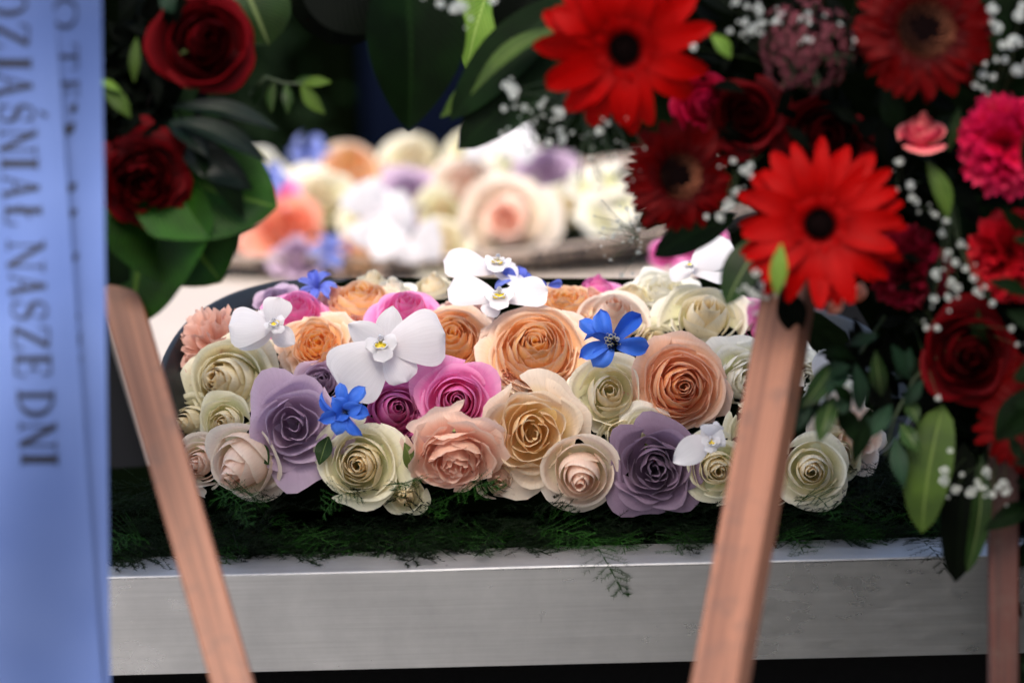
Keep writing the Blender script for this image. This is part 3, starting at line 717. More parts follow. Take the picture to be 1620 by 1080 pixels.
# ------------------------------------------------------------------ front roses
G1 = 'roses in the front arrangement'
def fr_rose(px, py, rp, kind, color, label, a=0.0, b=None, dy=0.0, **k):
    Y = dome(py, px) + dy
    if b is None: b = float(np.interp(py, [440, 480, 530, 600, 680, 760], [1.9, 1.2, .65, .25, .0, -.25]))
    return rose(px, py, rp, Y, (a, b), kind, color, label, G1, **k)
fr_rose(292, 672, 52, 'bud', 'creamgreen', 'greenish cream rose at the far left edge, half hidden by the left wooden leg', a=-.5, b=.1, dy=.03)
fr_rose(372, 745, 68, 'bud', 'blush', 'pale blush rose drooping into the fern beside the left wooden leg', a=-.55, b=-.5)
fr_rose(462, 672, 72, 'loose', 'lavender', 'large lavender rose with folded angular petals left of the blue flower', a=-.05, b=.05, dy=-.02)
fr_rose(567, 736, 66, 'open', 'creamgreen', 'open greenish cream rose at the bottom below the left blue flower', a=-.1, b=-.05, seed=3, n=30)
fr_rose(718, 738, 80, 'garden', 'salmon', 'ruffled salmon pink garden rose at the bottom centre, just above the fern', b=-.9, seed=14)
fr_rose(843, 686, 82, 'ruffle', 'yellow', 'butter yellow rose with pale ruffled outer petals below the big peach rose', b=-.05, dy=-.01, seed=8)
fr_rose(918, 757, 62, 'bud', 'blush', 'half open blush rose hanging at the bottom between yellow and dusky purple roses', a=.0, b=-.35)
fr_rose(1036, 742, 68, 'ruffle', 'dusky', 'dusky purple crumpled rose at the bottom, left of the small orchid', b=-.1, seed=23)
fr_rose(1137, 745, 52, 'open', 'creamgreen', 'small cream rose just left of the middle wooden leg, under the small orchid', a=.05, b=-.15)
fr_rose(1284, 745, 58, 'bud', 'cream', 'cream rose bud at the bottom, just right of the middle wooden leg', a=-.05, b=-.05, seed=5)
fr_rose(1362, 690, 62, 'loose', 'blush', 'peach tinged cream rose at the right end behind the leafy sprig', a=.7, b=.1, seed=6)
fr_rose(348, 600, 74, 'bud', 'creamgreen', 'white cream rose with green outer petals beside the dark rim at left', a=-.35, b=.15, seed=9, n=26)
fr_rose(627, 648, 58, 'bud', 'magenta', 'deep magenta rose bud right of the blue flower', a=.15, b=.15, n=19)
fr_rose(722, 634, 66, 'spiral', 'pink', 'bright pink open rose below the large white orchid', b=.1, seed=2, dy=-.02)
fr_rose(965, 620, 64, 'open', 'cream', 'round cream rose directly under the star shaped blue flower', b=.15, seed=4, n=20, dy=-.005)
fr_rose(1080, 612, 76, 'rosette', 'apricot', 'tall apricot rose with tight swirl left of the middle wooden leg', a=.1, b=.0, seed=12, dy=-.01)
fr_rose(1182, 605, 72, 'ruffle', 'ivory', 'white ruffled rose half hidden behind the middle wooden leg', a=.3, b=.1, seed=15, dy=.02)
fr_rose(1275, 600, 60, 'ruffle', 'ivory', 'white rose edged by leaves, just right of the middle wooden leg', a=.3, b=.2, seed=16, dy=.04)
fr_rose(500, 540, 58, 'garden', 'peach', 'orange peach rose between the two white orchids on the left', a=-.1, b=.5, seed=31)
fr_rose(715, 530, 72, 'rosette', 'peach', 'peach rose partly covered by the right petal of the large orchid', b=.5, seed=32)
fr_rose(848, 545, 88, 'rosette', 'peach', 'biggest peach rose in the centre, with golden heart', b=.45, seed=33, dy=-.02, n=52)
fr_rose(972, 492, 62, 'bud', 'blush', 'pale blush rose bud behind the star shaped blue flower', b=.75, n=20, seed=34)
fr_rose(1118, 490, 70, 'open', 'cream', 'cream rose left of the top of the middle wooden leg', a=.05, b=.7, seed=35, n=20)
fr_rose(468, 484, 54, 'spiral', 'pink', 'pink rose behind the left white orchid', b=1.1, seed=36)
fr_rose(436, 470, 40, 'loose', 'lavender', 'lavender rose tucked against the dark rim behind the pink rose', a=-.3, b=1.0, seed=37, dy=.03)
fr_rose(572, 466, 72, 'rosette', 'peach', 'flat peach rose in the back row, left of the small pink rose', b=1.6, seed=38)
fr_rose(642, 482, 52, 'spiral', 'pink', 'small pink rose in the back row above the large orchid', b=1.1, seed=39, dy=-.02)
fr_rose(590, 443, 46, 'open', 'cream', 'cream rose barely showing behind the flat peach rose', b=1.8, seed=40, dy=.03)
fr_rose(686, 447, 46, 'open', 'cream', 'cream rose behind the left petal of the topmost orchid', b=1.6, seed=41, dy=.02)
fr_rose(735, 490, 50, 'garden', 'salmon', 'salmon rose under the double orchid', b=1.3, seed=42, dy=.02)
fr_rose(895, 468, 56, 'garden', 'peach', 'peach rose in the back row above the biggest peach rose', b=1.7, seed=43)
fr_rose(945, 450, 40, 'open', 'pink', 'flat pink rose at the back edge beside the pale blush bud', b=1.9, seed=44, dy=.02)
fr_rose(1050, 452, 60, 'garden', 'ivory', 'ruffled ivory rose at the back right', b=1.2, seed=45, dy=.01)
fr_rose(845, 452, 36, 'open', 'blush', 'blush rose at the back edge beside blue petals', b=1.7, seed=46, dy=.02)
fr_rose(527, 462, 40, 'open', 'salmon', 'salmon rose low in the back row between pale blue flower and flat peach rose', b=1.5, seed=81, dy=.01)
fr_rose(622, 452, 40, 'open', 'ivory', 'ivory rose at the back edge between flat peach rose and small pink rose', b=1.7, seed=82, dy=.01)
fr_rose(930, 470, 40, 'garden', 'salmon', 'salmon rose squeezed between back peach rose and pale blush bud', b=1.3, seed=83, dy=.01)
fr_rose(1000, 462, 38, 'open', 'creamgreen', 'greenish rose at the back between flat pink and ivory roses', b=1.4, seed=84, dy=.015)
fr_rose(385, 505, 36, 'open', 'blush', 'blush petals at the back left between dusty salmon bloom and lavender rose', a=-.2, b=1.0, seed=85, dy=.02)
fr_rose(560, 510, 36, 'open', 'salmon', 'salmon petals between orange peach rose and flat peach rose', b=1.0, seed=86, dy=.025)
fr_rose(352, 668, 44, 'open', 'creamgreen', 'greenish cream rose filling the gap under the big white cream rose at left', a=-.2, b=.0, seed=87, dy=.015)
fr_rose(508, 600, 40, 'open', 'lavender', 'pale lavender petals between orange peach rose and left blue flower', b=.3, seed=88, dy=.02)
fr_rose(800, 600, 38, 'open', 'salmon', 'salmon petals under the biggest peach rose, right of the bright pink rose', b=.3, seed=89, dy=.02)
fr_rose(1020, 680, 40, 'open', 'ivory', 'ivory petals between round cream rose and tall apricot rose, low', b=.1, seed=92, dy=.02)
fr_rose(1330, 720, 42, 'open', 'creamgreen', 'greenish cream rose right behind the cream rose bud on the right', a=.2, b=.0, seed=93, dy=.015)
fr_rose(640, 785, 34, 'open', 'creamgreen', 'low creamy green petals between open greenish rose and salmon rose', b=-.3, seed=94, dy=.015)
fr_rose(462, 755, 40, 'open', 'blush', 'low blush petals between pale blush rose and open greenish rose', b=-.3, seed=96, dy=.04)
fr_rose(1040, 540, 42, 'open', 'creamgreen', 'greenish cream rose showing between the apricot rose and the cream rose', a=.2, b=.3, seed=47, dy=.04)
fr_rose(1215, 520, 56, 'spiral', 'magenta', 'magenta rose behind the top of the middle wooden leg', a=.2, b=.6, seed=48, dy=.03)
fr_rose(420, 575, 46, 'open', 'creamgreen', 'greenish petals of a cream rose under the left orchid', a=.2, b=.3, seed=49, dy=.035)
fr_rose(905, 600, 46, 'open', 'creamgreen', 'spotted green white rose wedged between yellow and cream roses', a=-.3, b=.2, seed=50, dy=.03)
fr_rose(785, 640, 46, 'garden', 'blush', 'blush petals wedged between the bright pink and yellow roses', b=.2, seed=51, dy=.03)
fr_rose(1200, 690, 52, 'open', 'creamgreen', 'greenish cream rose behind the lower middle wooden leg', b=.0, seed=52, dy=.02)
fr_rose(310, 735, 46, 'open', 'blush', 'small blush cream rose low at the left end just inside the left wooden leg', a=-.4, b=-.1, seed=53, dy=.02)
fr_rose(430, 640, 40, 'open', 'creamgreen', 'greenish outer petals wedged left of the large lavender rose', a=-.1, b=.2, seed=54, dy=.03)
fr_rose(655, 700, 44, 'open', 'magenta', 'deep pink petals wedged under the magenta bud', a=.0, b=.0, seed=55, dy=.03)
fr_rose(985, 690, 44, 'open', 'creamgreen', 'green tinged cream petals wedged above the dusky purple rose', a=.0, b=.1, seed=56, dy=.03)
fr_rose(1225, 770, 40, 'open', 'cream', 'small cream rose behind the lower part of the middle wooden leg', a=.0, b=-.1, seed=57, dy=.03)
fr_rose(1330, 640, 50, 'ruffle', 'ivory', 'ivory rose deep behind the leafy sprig above the cream bud', a=.3, b=.2, seed=58, dy=.03)
fr_rose(790, 760, 42, 'open', 'blush', 'blush petals wedged low between salmon and butter yellow roses', a=.0, b=-.2, seed=59, dy=.025)
carnation(324, 550, 76, dome(548, 326) - .01, (-.45, .35), 'dusty', 'dusty salmon ruffled bloom pressed against the dark rim on the left', G1, n=40, seed=8)

GL = 'rose leaves tucked between the front blooms'
for (x0, y0, x1, y1, wd, lb) in [(520, 690, 505, 735, 26, 'small green leaf between the lavender rose and the open greenish cream rose'), (655, 745, 640, 700, 24, 'small leaf between greenish cream and salmon roses'),
        (795, 655, 775, 620, 22, 'small leaf between the bright pink and butter yellow roses'),
        (1010, 700, 990, 672, 24, 'small leaf above the dusky purple rose'), (430, 590, 470, 615, 26, 'small leaf above the large lavender rose'), (400, 700, 425, 735, 26, 'small leaf between the pale blush and lavender roses')]:
    Yl = dome((y0 + y1) / 2, x0) + .012
    leaf((x0, y0, Yl), (x1, y1, Yl - .01), wd, 'calyx' if (x0 % 2) else 'mid', 'rose_leaf', lb, 'leaf', GL, nh=(0, .4))
# orchids
orchid(432, 520, dome(520, 432) - .03, (0, .35), [(178, 68, 34, 1, .1), (75, 50, 22, 1, .35), (205, 62, 15, 0, -.3), (330, 42, 16, 0, -.2), (120, 44, 16, 0, -.2)],
       'small white orchid beside the dark rim at left, on the cream rose', lip=(4, 4, 26, 30))
orchid(612, 548, dome(560, 612) - .045, (0, .2), [(12, 95, 44, 1, .05), (222, 98, 50, 1, .0), (82, 66, 20, 0, .1), (150, 70, 20, 0, .15), (300, 66, 26, 1, -.05)],
       'largest white orchid at centre left above the magenta bud', lip=(-8, 4, 40, 10))
orchid(782, 432, .165, (0, .9), [(172, 82, 36, 1, .2), (35, 42, 22, 1, -.2), (-20, 52, 22, 1, .0), (100, 46, 16, 0, -.2)],
       'topmost white orchid standing up at the back of the roses', lip=(6, 4, 34, -10), z=.012)
orchid(790, 474, .125, (0, .6), [(168, 84, 27, 1, .05), (10, 78, 25, 1, .05), (238, 38, 15, 1, .0), (60, 40, 18, 0, -.3)],
       'wide white orchid just above the biggest peach rose', lip=(0, -4, 38, 0), z=.012)
orchid(1120, 692, dome(692) - .035, (.1, .1), [(215, 68, 20, 0, .0), (200, 20, 14, 1, .9), (20, 26, 20, 1, .6), (80, 28, 18, 1, .8), (300, 26, 18, 1, .7)],
       'tiny white orchid with yellow throat beside the dusky purple rose', lip=(0, -4, 24, 0))
orchid(1092, 432, .19, (0, .6), [(38, 78, 34, 1, .25), (-12, 60, 18, 1, .1), (150, 40, 20, 0, -.3)],
       'white orchid at the back right beside the dark leaf', lip=(-4, 4, 18, 0), z=.02)
orchid(1296, 600, .03, (.2, .1), [(80, 50, 16, 0, .0), (250, 60, 20, 1, .1), (20, 40, 16, 0, .1)], 'pink rimmed white orchid half hidden right of the middle wooden leg')
# blue delphiniums
delphinium(547, 650, 50, dome(650, 547) - .03, (0, .1), 'blue flower with pale heart between the lavender rose and magenta bud',
           [(150, .95, .3), (200, .9, .3), (250, .8, .35), (300, .95, .3), (350, .8, .3), (50, 1.0, .25), (100, .9, .3), (20, .7, .8), (130, .7, .8), (230, .6, .8)])
delphinium(967, 543, 62, dome(560, 967) - .035, (0, .2), 'star shaped blue flower with pale stamens, above the round cream rose',
           [(145, 1.0, .15), (112, .9, .35), (45, 1.05, .2), (-5, .95, .1), (205, .9, .15), (235, .75, .2), (165, .7, .3)])
delphinium(503, 460, 34, .20, (0, .8), 'pale blue flower at the back beside the lavender rose', [(a, 1.0, .5) for a in range(0, 360, 52)], 'violetblue', eye=False)
delphinium(818, 448, 34, .16, (0, .9), 'violet blue flower tucked behind the topmost orchid', [(200, 1.1, .2), (150, .9, .5), (80, .8, .6), (20, .8, .2), (300, .6, .4)], 'violetblue', eye=False)
delphinium(866, 452, 24, .17, (0, .9), 'small blue petal pair on the back row right of the orchid', [(170, 1.0, .2), (10, 1.0, .1)], 'violetblue', eye=False)

# fern bed ---------------------------------------------------------------
M_FERN_LIT = leaf_mat('fern_lit_green', '235214', '12300a', '2c5018', .6, .25, .1)  # lit copy of the fern colour, for strands that catch light
M_FERN_SHADED = leaf_mat('fern_shaded_green', '0c2407', '051203', '1c3c14', .7, .15, .1)  # shaded copy of the fern colour, for the dark depth of the bed
def frond_pts(rng, L=.11, spread=.03, nb=22):
    """triangles of one asparagus fern frond along +X, drooping in -Z"""
    T = []
    def needle(a, d, l, w_):
        s = np.cross(d, rng.normal(0, 1, 3)); s /= np.linalg.norm(s) + 1e-9
        T.append([a - s * w_, a + s * w_, a + d * l])
    cur = rng.uniform(-.35, .35); dr = rng.uniform(.1, .5)
    ax = lambda t: np.array([L * t, L * cur * t * t, -L * dr * t * t])
    st = [ax(t) for t in np.linspace(0, 1, 8)]
    for i in range(7):
        T.append([st[i] - [0, .0009, 0], st[i] + [0, .0009, 0], st[i + 1]])
        T.append([st[i] - [0, 0, .0009], st[i] + [0, 0, .0009], st[i + 1]])
    for b in range(nb):
        t = .12 + .88 * b / nb; p = ax(t); sg = 1 if b % 2 else -1
        bl = spread * math.sin(math.pi * (.15 + .8 * t)) * rng.uniform(.7, 1.1)
        d = np.array([.75, sg * .8, rng.normal(0, .25)]); d /= np.linalg.norm(d)
        e = p + d * bl
        T.append([p - [0, .0003, 0.0003], p + [0, .0003, 0.0003], e])
        for q in range(11):
            a = p + d * bl * (q + .6) / 11
            for sgn in (-1, 0, 1):
                dd = d * .7 + np.cross(d, [0, 0, 1]) * sgn * .8 + np.array([0, 0, .6 * (sgn == 0)]) + rng.normal(0, .3, 3); dd /= np.linalg.norm(dd)
                needle(a, dd, (.0062 if sgn else .0045) * rng.uniform(.6, 1.15), .00034)
    return np.array(T)
frng = np.random.default_rng(77)
FR = [frond_pts(frng) for _ in range(6)]
def frond_place(T, loc, M, s=1.0): return (T.reshape(-1, 3) * s) @ np.array(M).T + np.array(loc)
def fern_obj(name, items, mat, parent=None, **tags):
    Vs = np.concatenate([frond_place(FR[k], l, M, s) for k, l, M, s in items])
    F = np.arange(len(Vs)).reshape(-1, 3)
    A = np.zeros((len(Vs), 4)); A[:, 0] = .5; A[:, 1] = .5; A[:, 3] = np.repeat(frng.uniform(.2, 1, len(Vs) // 3), 3)
    return link(name, mesh_np(name, Vs, F, mat, A, smooth=False), parent, **tags)
fill = MB(); fx = np.linspace(X0 + .01, X1 - .01, 60); fv = np.zeros((6, 60, 3))
for j, (yy, zz) in enumerate([(.004, -.02), (.008, .001), (.02, .006), (.05, .014), (.09, .012), (.36, -.012)]):
    fv[j, :, 0] = fx; fv[j, :, 1] = yy + .004 * np.sin(fx * 60 + j); fv[j, :, 2] = ZL + zz + .005 * np.sin(fx * 37 + 2 * j)
fill.grid(fv); fill.build('shade_fill', M_FOAM, kind='stuff', label='dark moss standing in for the shade under the ferns', cat='filler')  # dark sheet put in for the shaded depth beneath the fronds
items = []
for i in range(620):
    x = frng.uniform(-.44, .50); y = frng.uniform(0.0, .07) if i % 3 else frng.uniform(-.012, .02)
    yaw = frng.uniform(-math.pi, 0) if frng.uniform() < .5 else frng.uniform(0, 6.28)
    if y < .02: yaw = frng.choice([0, math.pi]) + frng.uniform(-.35, .35)
    M = Matrix.Rotation(yaw, 3, 'Z') @ Matrix.Rotation(frng.uniform(-.45, .1) if y > .04 else frng.uniform(-.08, .1), 3, 'Y') @ Matrix.Rotation(frng.uniform(-.6, .6) if y > .02 else frng.uniform(-.15, .15), 3, 'X')
    items.append((i % 6, (x, y, ZL + (frng.uniform(.006, .034) if y > .04 else frng.uniform(.006, .018) if y > .02 else frng.uniform(.003, .010))), M, frng.uniform(.4, .85)))
fern_obj('fern_bed', items[:500], M_FERN_SHADED, kind='stuff', label='dense asparagus fern in the tray below the roses, coloured as if in shade', cat='fern')
fern_obj('fern_sprays', items[500:], M_FERN_LIT, kind='stuff', label='asparagus fern sprays coloured as if lit, on top of the fern bed', cat='fern')
def frond_q(q0, q1, k, mat, label, s=None, tilt=0.0, group='fern fronds reaching over the metal ledge'):
    a, b = P(*q0), P(*q1); L = (b - a).length
    m_ = (a + b) / 2 + Vector((0, 0, .010 + .12 * L)) + Vector((0, -.012 if q1[2] < -.055 else 0, 0))
    if q1[2] < -.06: m_ = Vector(((a.x + b.x) / 2, -.070, ZL + .022))
    x = (b - a).normalized(); z = (UP + TOCAM * .8); z = (z - x * z.dot(x)).normalized(); y = z.cross(x)
    T = FR[k].reshape(-1, 3); t = (T[:, 0] / .11)[:, None]; A_, M_, B_ = np.array(a), np.array(m_), np.array(b)
    V = (1 - t) ** 2 * A_ + 2 * t * (1 - t) * M_ + t * t * B_ + T[:, 1:2] * .75 * np.array(y) + (T[:, 2:3] + .0) * .35 * np.array(z) - A_
    F = np.arange(len(V)).reshape(-1, 3)
    A = np.zeros((len(V), 4)); A[:, 0] = .5; A[:, 1] = .5; A[:, 3] = np.repeat(frng.uniform(.5, 1, len(V) // 3), 3)
    o = link('fern_frond', mesh_np('fern_frond', V, F, mat, A, smooth=False), None, label=label, cat='fern frond', group=group)
    o.location = a
yl = FY
frond_q((930, 850, -.01), (952, 925, -.068), 0, M_FERN_LIT, 'fern frond hanging down over the ledge edge below the blush rose bud')
frond_q((700, 862, .0), (570, 888, -.035), 1, M_FERN_LIT, 'fern frond lying along the ledge to the left below the greenish cream rose')
frond_q((840, 845, .0), (930, 868, -.03), 2, M_FERN_LIT, 'fern frond spreading right on the ledge below the butter yellow rose')
frond_q((960, 855, .0), (1030, 882, -.04), 3, M_FERN_LIT, 'fern frond on the ledge below the dusky purple rose')
frond_q((1100, 850, .0), (1035, 878, -.045), 4, M_FERN_LIT, 'fern frond pointing down left by the middle wooden leg')
frond_q((1225, 850, .0), (1300, 874, -.05), 5, M_FERN_LIT, 'fern frond reaching the ledge just right of the middle wooden leg')
frond_q((1440, 858, -.01), (1466, 884, -.064), 0, M_FERN_SHADED, 'shade coloured fern frond over the ledge under the hanging olive leaf')
frond_q((380, 862, .0), (340, 880, -.03), 2, M_FERN_LIT, 'fern frond touching the ledge beside the left wooden leg')
frond_q((420, 820, -.01), (375, 760, -.05), 1, M_FERN_LIT, 'fern frond rising in front of the pale blush rose')
for q, (xa, xb, yy, lb) in enumerate([(470, 520, 876, 'under the large lavender rose'), (640, 690, 880, 'under the salmon garden rose'), (790, 745, 874, 'under the gap between salmon and yellow roses'), (880, 915, 882, 'under the half open blush rose, short'), (1000, 965, 878, 'left of the dusky purple rose foot'), (1075, 1105, 872, 'near the middle wooden leg, left side'), (1340, 1390, 870, 'right of the cream rose bud'), (215, 190, 888, 'beside the blue ribbon')]):
    frond_q((xa, 850, .0), (xb, yy, -.028), q % 6, M_FERN_LIT, 'fern frond laid on the metal ledge ' + lb)
frond_q((330, 800, -.01), (420, 790, -.05), 3, M_FERN_LIT, 'fern frond crossing the pale blush rose')
frond_q((585, 800, -.0), (505, 772, -.03), 4, M_FERN_LIT, 'fern frond left of the open greenish cream rose')
frond_q((640, 800, -.0), (655, 755, -.04), 5, M_FERN_LIT, 'fern frond standing between greenish cream and salmon roses')
frond_q((690, 812, .0), (780, 775, -.04), 2, M_FERN_LIT, 'fern frond touching the salmon garden rose from below')
frond_q((240, 870, .0), (180, 830, -.03), 0, M_FERN_LIT, 'fern frond between the blue ribbon and the left wooden leg')
frond_q((1260, 800, .0), (1320, 782, -.04), 1, M_FERN_LIT, 'fern frond under the cream rose bud on the right')

# ================================================================== BACK ARRANGEMENT (far, blurred)
BX = P(720, 400, 1.12); BXc = Vector((BX.x, 1.36, ZP))
bb = empty('flower_box', BXc, label='low wide box with grey brown script paper, behind and blurred', cat='box')
M_PAPER = plain('grey_brown_paper', 'bcaa9c', .7, noise=.18, scale=25, bump=.1)
zb_top = P(620, 408, 1.08).z - ZP; zb_bot = P(620, 446, 1.08).z - ZP
def bcurve(g_, z):
    out = []
    for i in range(81):
        a = 2 * math.pi * i / 80
        ca, sa = math.cos(a), math.sin(a)
        x = (.395 + g_) * abs(ca) ** .8 * (1 if ca > 0 else -1); y = (.28 + g_ * .8) * abs(sa) ** .8 * (1 if sa > 0 else -1)
        out.append((x, y, z + max(0, x) ** 1.6 * .22))
    return out
mb = MB(); mb.grid(np.array([bcurve(-.05, .0), bcurve(-.04, max(.004, zb_bot)), bcurve(.0, zb_top), bcurve(-.004, zb_top + .002), bcurve(-.012, zb_top - .01)])); mb.build('paper_band', M_PAPER, bb)
mb = MB(); mb.grid(np.array([bcurve(-.02, zb_top - .012), bcurve(-.2, zb_top + .02), bcurve(-.26, zb_top + .03)])); mb.build('floral_foam', M_FOAM, bb)
sc = MB(); srng = np.random.default_rng(5)
cur = bcurve(.0, 0)
for rowi in range(3):
    zf = .82 - .28 * rowi
    for i in range(41, 80):
        if i in (40,): continue
        p = np.array(cur[i]); q = np.array(cur[i + 1]); seg = (q - p)
        if np.linalg.norm(seg) < .004: continue
        for s_ in np.arange(.1, 1, .25):
            if srng.uniform() < .22: continue
            zz = zb_bot + (zb_top - zb_bot) * zf; fr_ = 1 - .04 * (1 - zf) / .395
            base = (p + seg * s_) * np.array([1, 1, 1]); base = base * np.array([1 - .10 * (1 - zf), 1 - .14 * (1 - zf), 1]); zc = zz + base[2] * 1.0
            nrm = np.array([base[0] / .156, base[1] / .078, 0]); nrm /= np.linalg.norm(nrm)
            b0 = np.array([base[0], base[1], zc]) + nrm * .0035; d = seg / np.linalg.norm(seg) * .009 * srng.uniform(.5, 1)
            upv = np.array([0, 0, 1]) * .006 * srng.uniform(.5, 1.6)
            sk = d * .4
            sc.quad_patch([b0 - d, b0 - d * .3 - upv, b0 + sk + upv * .2, b0 + sk * .4 + upv], [[0, 1, 2, 3]])
sc.build('printed_script', M_INK, bb, smooth=False)

G2 = 'blurred roses in the back box'
def bk_rose(px, py, rp, kind, color, label, Y=1.15, a=0, b=.5, n=None, **k):
    return rose(px, py, rp * 1.14, Y, (a, b), kind, color, label, G2, n=n or max(14, int(KIND[kind]['n'] * .6)), res=(8, 9), **k)
bk_rose(405, 262, 42, 'garden', 'ivory', 'ivory blurred bloom at the upper left of the back box', 1.3)
bk_rose(552, 248, 58, 'open', 'peach', 'blurred peach rose at the top of the back box between blue and cream', 1.35, b=.9)
bk_rose(655, 243, 60, 'open', 'cream', 'blurred cream rose topmost in the back box', 1.35, b=.7)
bk_rose(505, 308, 62, 'open', 'cream', 'large blurred cream rose left of the purple rose in back box', 1.2)
bk_rose(452, 350, 62, 'garden', 'coral', 'blurred coral rose at the left of the back box', 1.12)
bk_rose(645, 300, 44, 'loose', 'lavender', 'blurred purple rose in the middle of the back box', 1.2)
bk_rose(735, 285, 62, 'open', 'blush', 'blurred cream blush rose above the pale peach rose in back box', 1.22)
bk_rose(800, 340, 72, 'rosette', 'blush', 'pale peach blurred rose with pink heart at the right of back box', 1.12, b=.25)
bk_rose(800, 342, 34, 'rosette', 'salmon', 'pinkish swirl heart inside the pale peach blurred rose', 1.105, b=.25)
bk_rose(865, 262, 42, 'loose', 'lavender', 'blurred lavender rose at the upper right of the back box', 1.25)
bk_rose(820, 260, 55, 'open', 'ivory', 'ivory blurred rose left of the lavender one in the back box', 1.3)
bk_rose(905, 325, 58, 'open', 'cream', 'blurred cream rose at the right end of the back box', 1.18)
bk_rose(570, 392, 46, 'open', 'peach', 'blurred ochre peach rose low at the front of the back box', 1.09)
bk_rose(470, 402, 36, 'loose', 'lavender', 'small blurred purple rose at the lower left of the back box', 1.09)
bk_rose(700, 375, 48, 'open', 'cream', 'blurred cream green rose low beside the white orchid of back box', 1.1)
bk_rose(585, 335, 50, 'open', 'cream', 'blurred pale rose behind the white orchid of the back box', 1.18)
bk_rose(700, 330, 46, 'open', 'creamgreen', 'blurred greenish rose at the centre of the back box', 1.17)
bk_rose(430, 300, 40, 'garden', 'pink', 'blurred pink bloom above the coral rose of the back box', 1.2)
bk_rose(960, 330, 44, 'garden', 'ivory', 'ivory blurred bloom at the far right tip of the back box', 1.15)
bk_rose(750, 235, 46, 'open', 'creamgreen', 'pale green blurred rose at the top right beside the white orchid of the back box', 1.36)
orchid(596, 345, 1.05, (0, -.25), [(120, 64, 34, 1, .1), (240, 55, 30, 1, 0), (10, 60, 36, 1, 0), (60, 50, 20, 0, 0)], 'upper blurred white orchid in the back box', lip=(8, 4, 26, 0), group='blurred orchids in the back box')
orchid(650, 382, 1.03, (0, -.25), [(175, 66, 30, 1, .1), (5, 50, 34, 1, 0), (270, 36, 24, 1, 0)], 'lower blurred white orchid in the back box', group='blurred orchids in the back box')
orchid(785, 232, 1.22, (0, .3), [(170, 50, 30, 1, .1), (10, 60, 32, 1, 0), (80, 36, 22, 0, .0)], 'blurred white orchid at the top right of the back box', group='blurred orchids in the back box')
for q, (px, py, lb) in enumerate([(490, 245, 'blurred blue flower at the top left of the back box'), (425, 288, 'blurred blue flower over the coral rose of the back box'), (522, 402, 'blurred blue flower low at the front of the back box')]):
    delphinium(px, py, 34, 1.1 + (.2 if py < 260 else 0), (0, .4), lb, [(a, 1.0, .3) for a in range(0, 360, 60)], 'paleblue', group='blurred blue flowers of the back box', eye=False)
rose(1110, 372, 52, .55, (0, .6), 'open', 'magenta', 'magenta blurred bloom between the paper box and the ivory rose', G2, n=16, res=(8, 9), seed=90)
rose(1050, 395, 30, .6, (0, .6), 'open', 'magenta', 'small magenta blurred bloom at the end of the paper box', G2, n=14, res=(8, 9), seed=91)
# small ivory spiky blooms at the right end
for k, (px, py, lb) in enumerate([(925, 300, 'left'), (965, 290, 'upper right'), (985, 325, 'lower right')]):
    delphinium(px, py, 36, 1.0, (0, .3), f'blurred ivory star bloom at the box right end, {lb} of three', [(a, 1.0, .2) for a in range(10, 370, 60)], 'ivory', group='ivory star blooms', eye=False)

# ================================================================== FOREGROUND: legs
def leg(q0, q1, wpx, thick, yaw, mat, label):
    a, b = P(*q0), P(*q1); z = (b - a); L = z.length; z.normalize()
    y = TOCAM * math.cos(yaw) + RX * math.sin(yaw); y = -(y - z * y.dot(z)).normalized(); x = y.cross(z)
    M = Matrix((x, y, z)).transposed()
    e = empty('easel_leg', a, M, label=label, cat='wooden leg', group='wooden easel legs')
    wd = S(wpx, q0[2])
    mb = MB(); mb.box((0, 0, L / 2), wd, thick, L, bev=.0015); mb.build('lath', mat, e, smooth=False)
    return e
leg((420, 1260, -.42), (172, 400, -.20), 68, .014, .05, M_WOOD, 'reddish wooden easel leg on the left, in front of the metal tray')
leg((1118, 1200, -.46), (1264, 380, -.20), 84, .020, -.45, M_WOOD, 'thick wooden easel leg right of centre, below the large red gerbera')
leg((1587, 1200, -.26), (1587, 700, -.22), 48, .016, 0, M_WOOD_SHADED, 'dark shaded wooden easel leg at the right edge')

# ribbon ------------------------------------------------------------------
YR = -.40
def ribbon(x0t, x1t, x0b, x1b, Y, name, label, ph, cast=0):
    nu, nv = 24, 80
    V = np.zeros((nv, nu, 3))
    for j in range(nv):
        f = j / (nv - 1); py = -60 + 1220 * f
        for i in range(nu):
            g_ = i / (nu - 1)
            px = (x0t + (x1t - x0t) * g_) * (1 - f) + (x0b + (x1b - x0b) * g_) * f
            d = .004 * math.sin(g_ * 5 + ph + f * 3) + .011 * math.sin(f * 7.5 + g_ * 1.2 - .6)
            V[j, i] = P(px, py, Y + d)
    return V
def ribpt(px, py, Y, ph, ed, lift=.0006):
    x0t, x1t, x0b, x1b = ed; f = (py + 60) / 1220
    l = x0t * (1 - f) + x0b * f; r = x1t * (1 - f) + x1b * f; g_ = (px - l) / (r - l)
    d = .004 * math.sin(g_ * 5 + ph + f * 3) + .011 * math.sin(f * 7.5 + g_ * 1.2 - .6)
    return P(px, py, Y + d - lift)
EA = (-150, 82, -100, 168); EB = (-60, 160, -50, 176)
def two_sided(V, t=.0004):
    mb = MB(); mb.grid(V); W = V.copy(); W[..., 1] += t; mb.grid(W[:, ::-1])
    # rims
    for a, b in ((V[:, 0], W[:, 0]), (V[:, -1], W[:, -1]), (V[0], W[0]), (V[-1], W[-1])): mb.grid(np.stack([a, b]))
    return mb
ra = empty('ribbon', P(0, 500, YR), label='blue satin ribbon at the left edge with the words NASZE DNI', cat='ribbon', group='blue mourning ribbons')
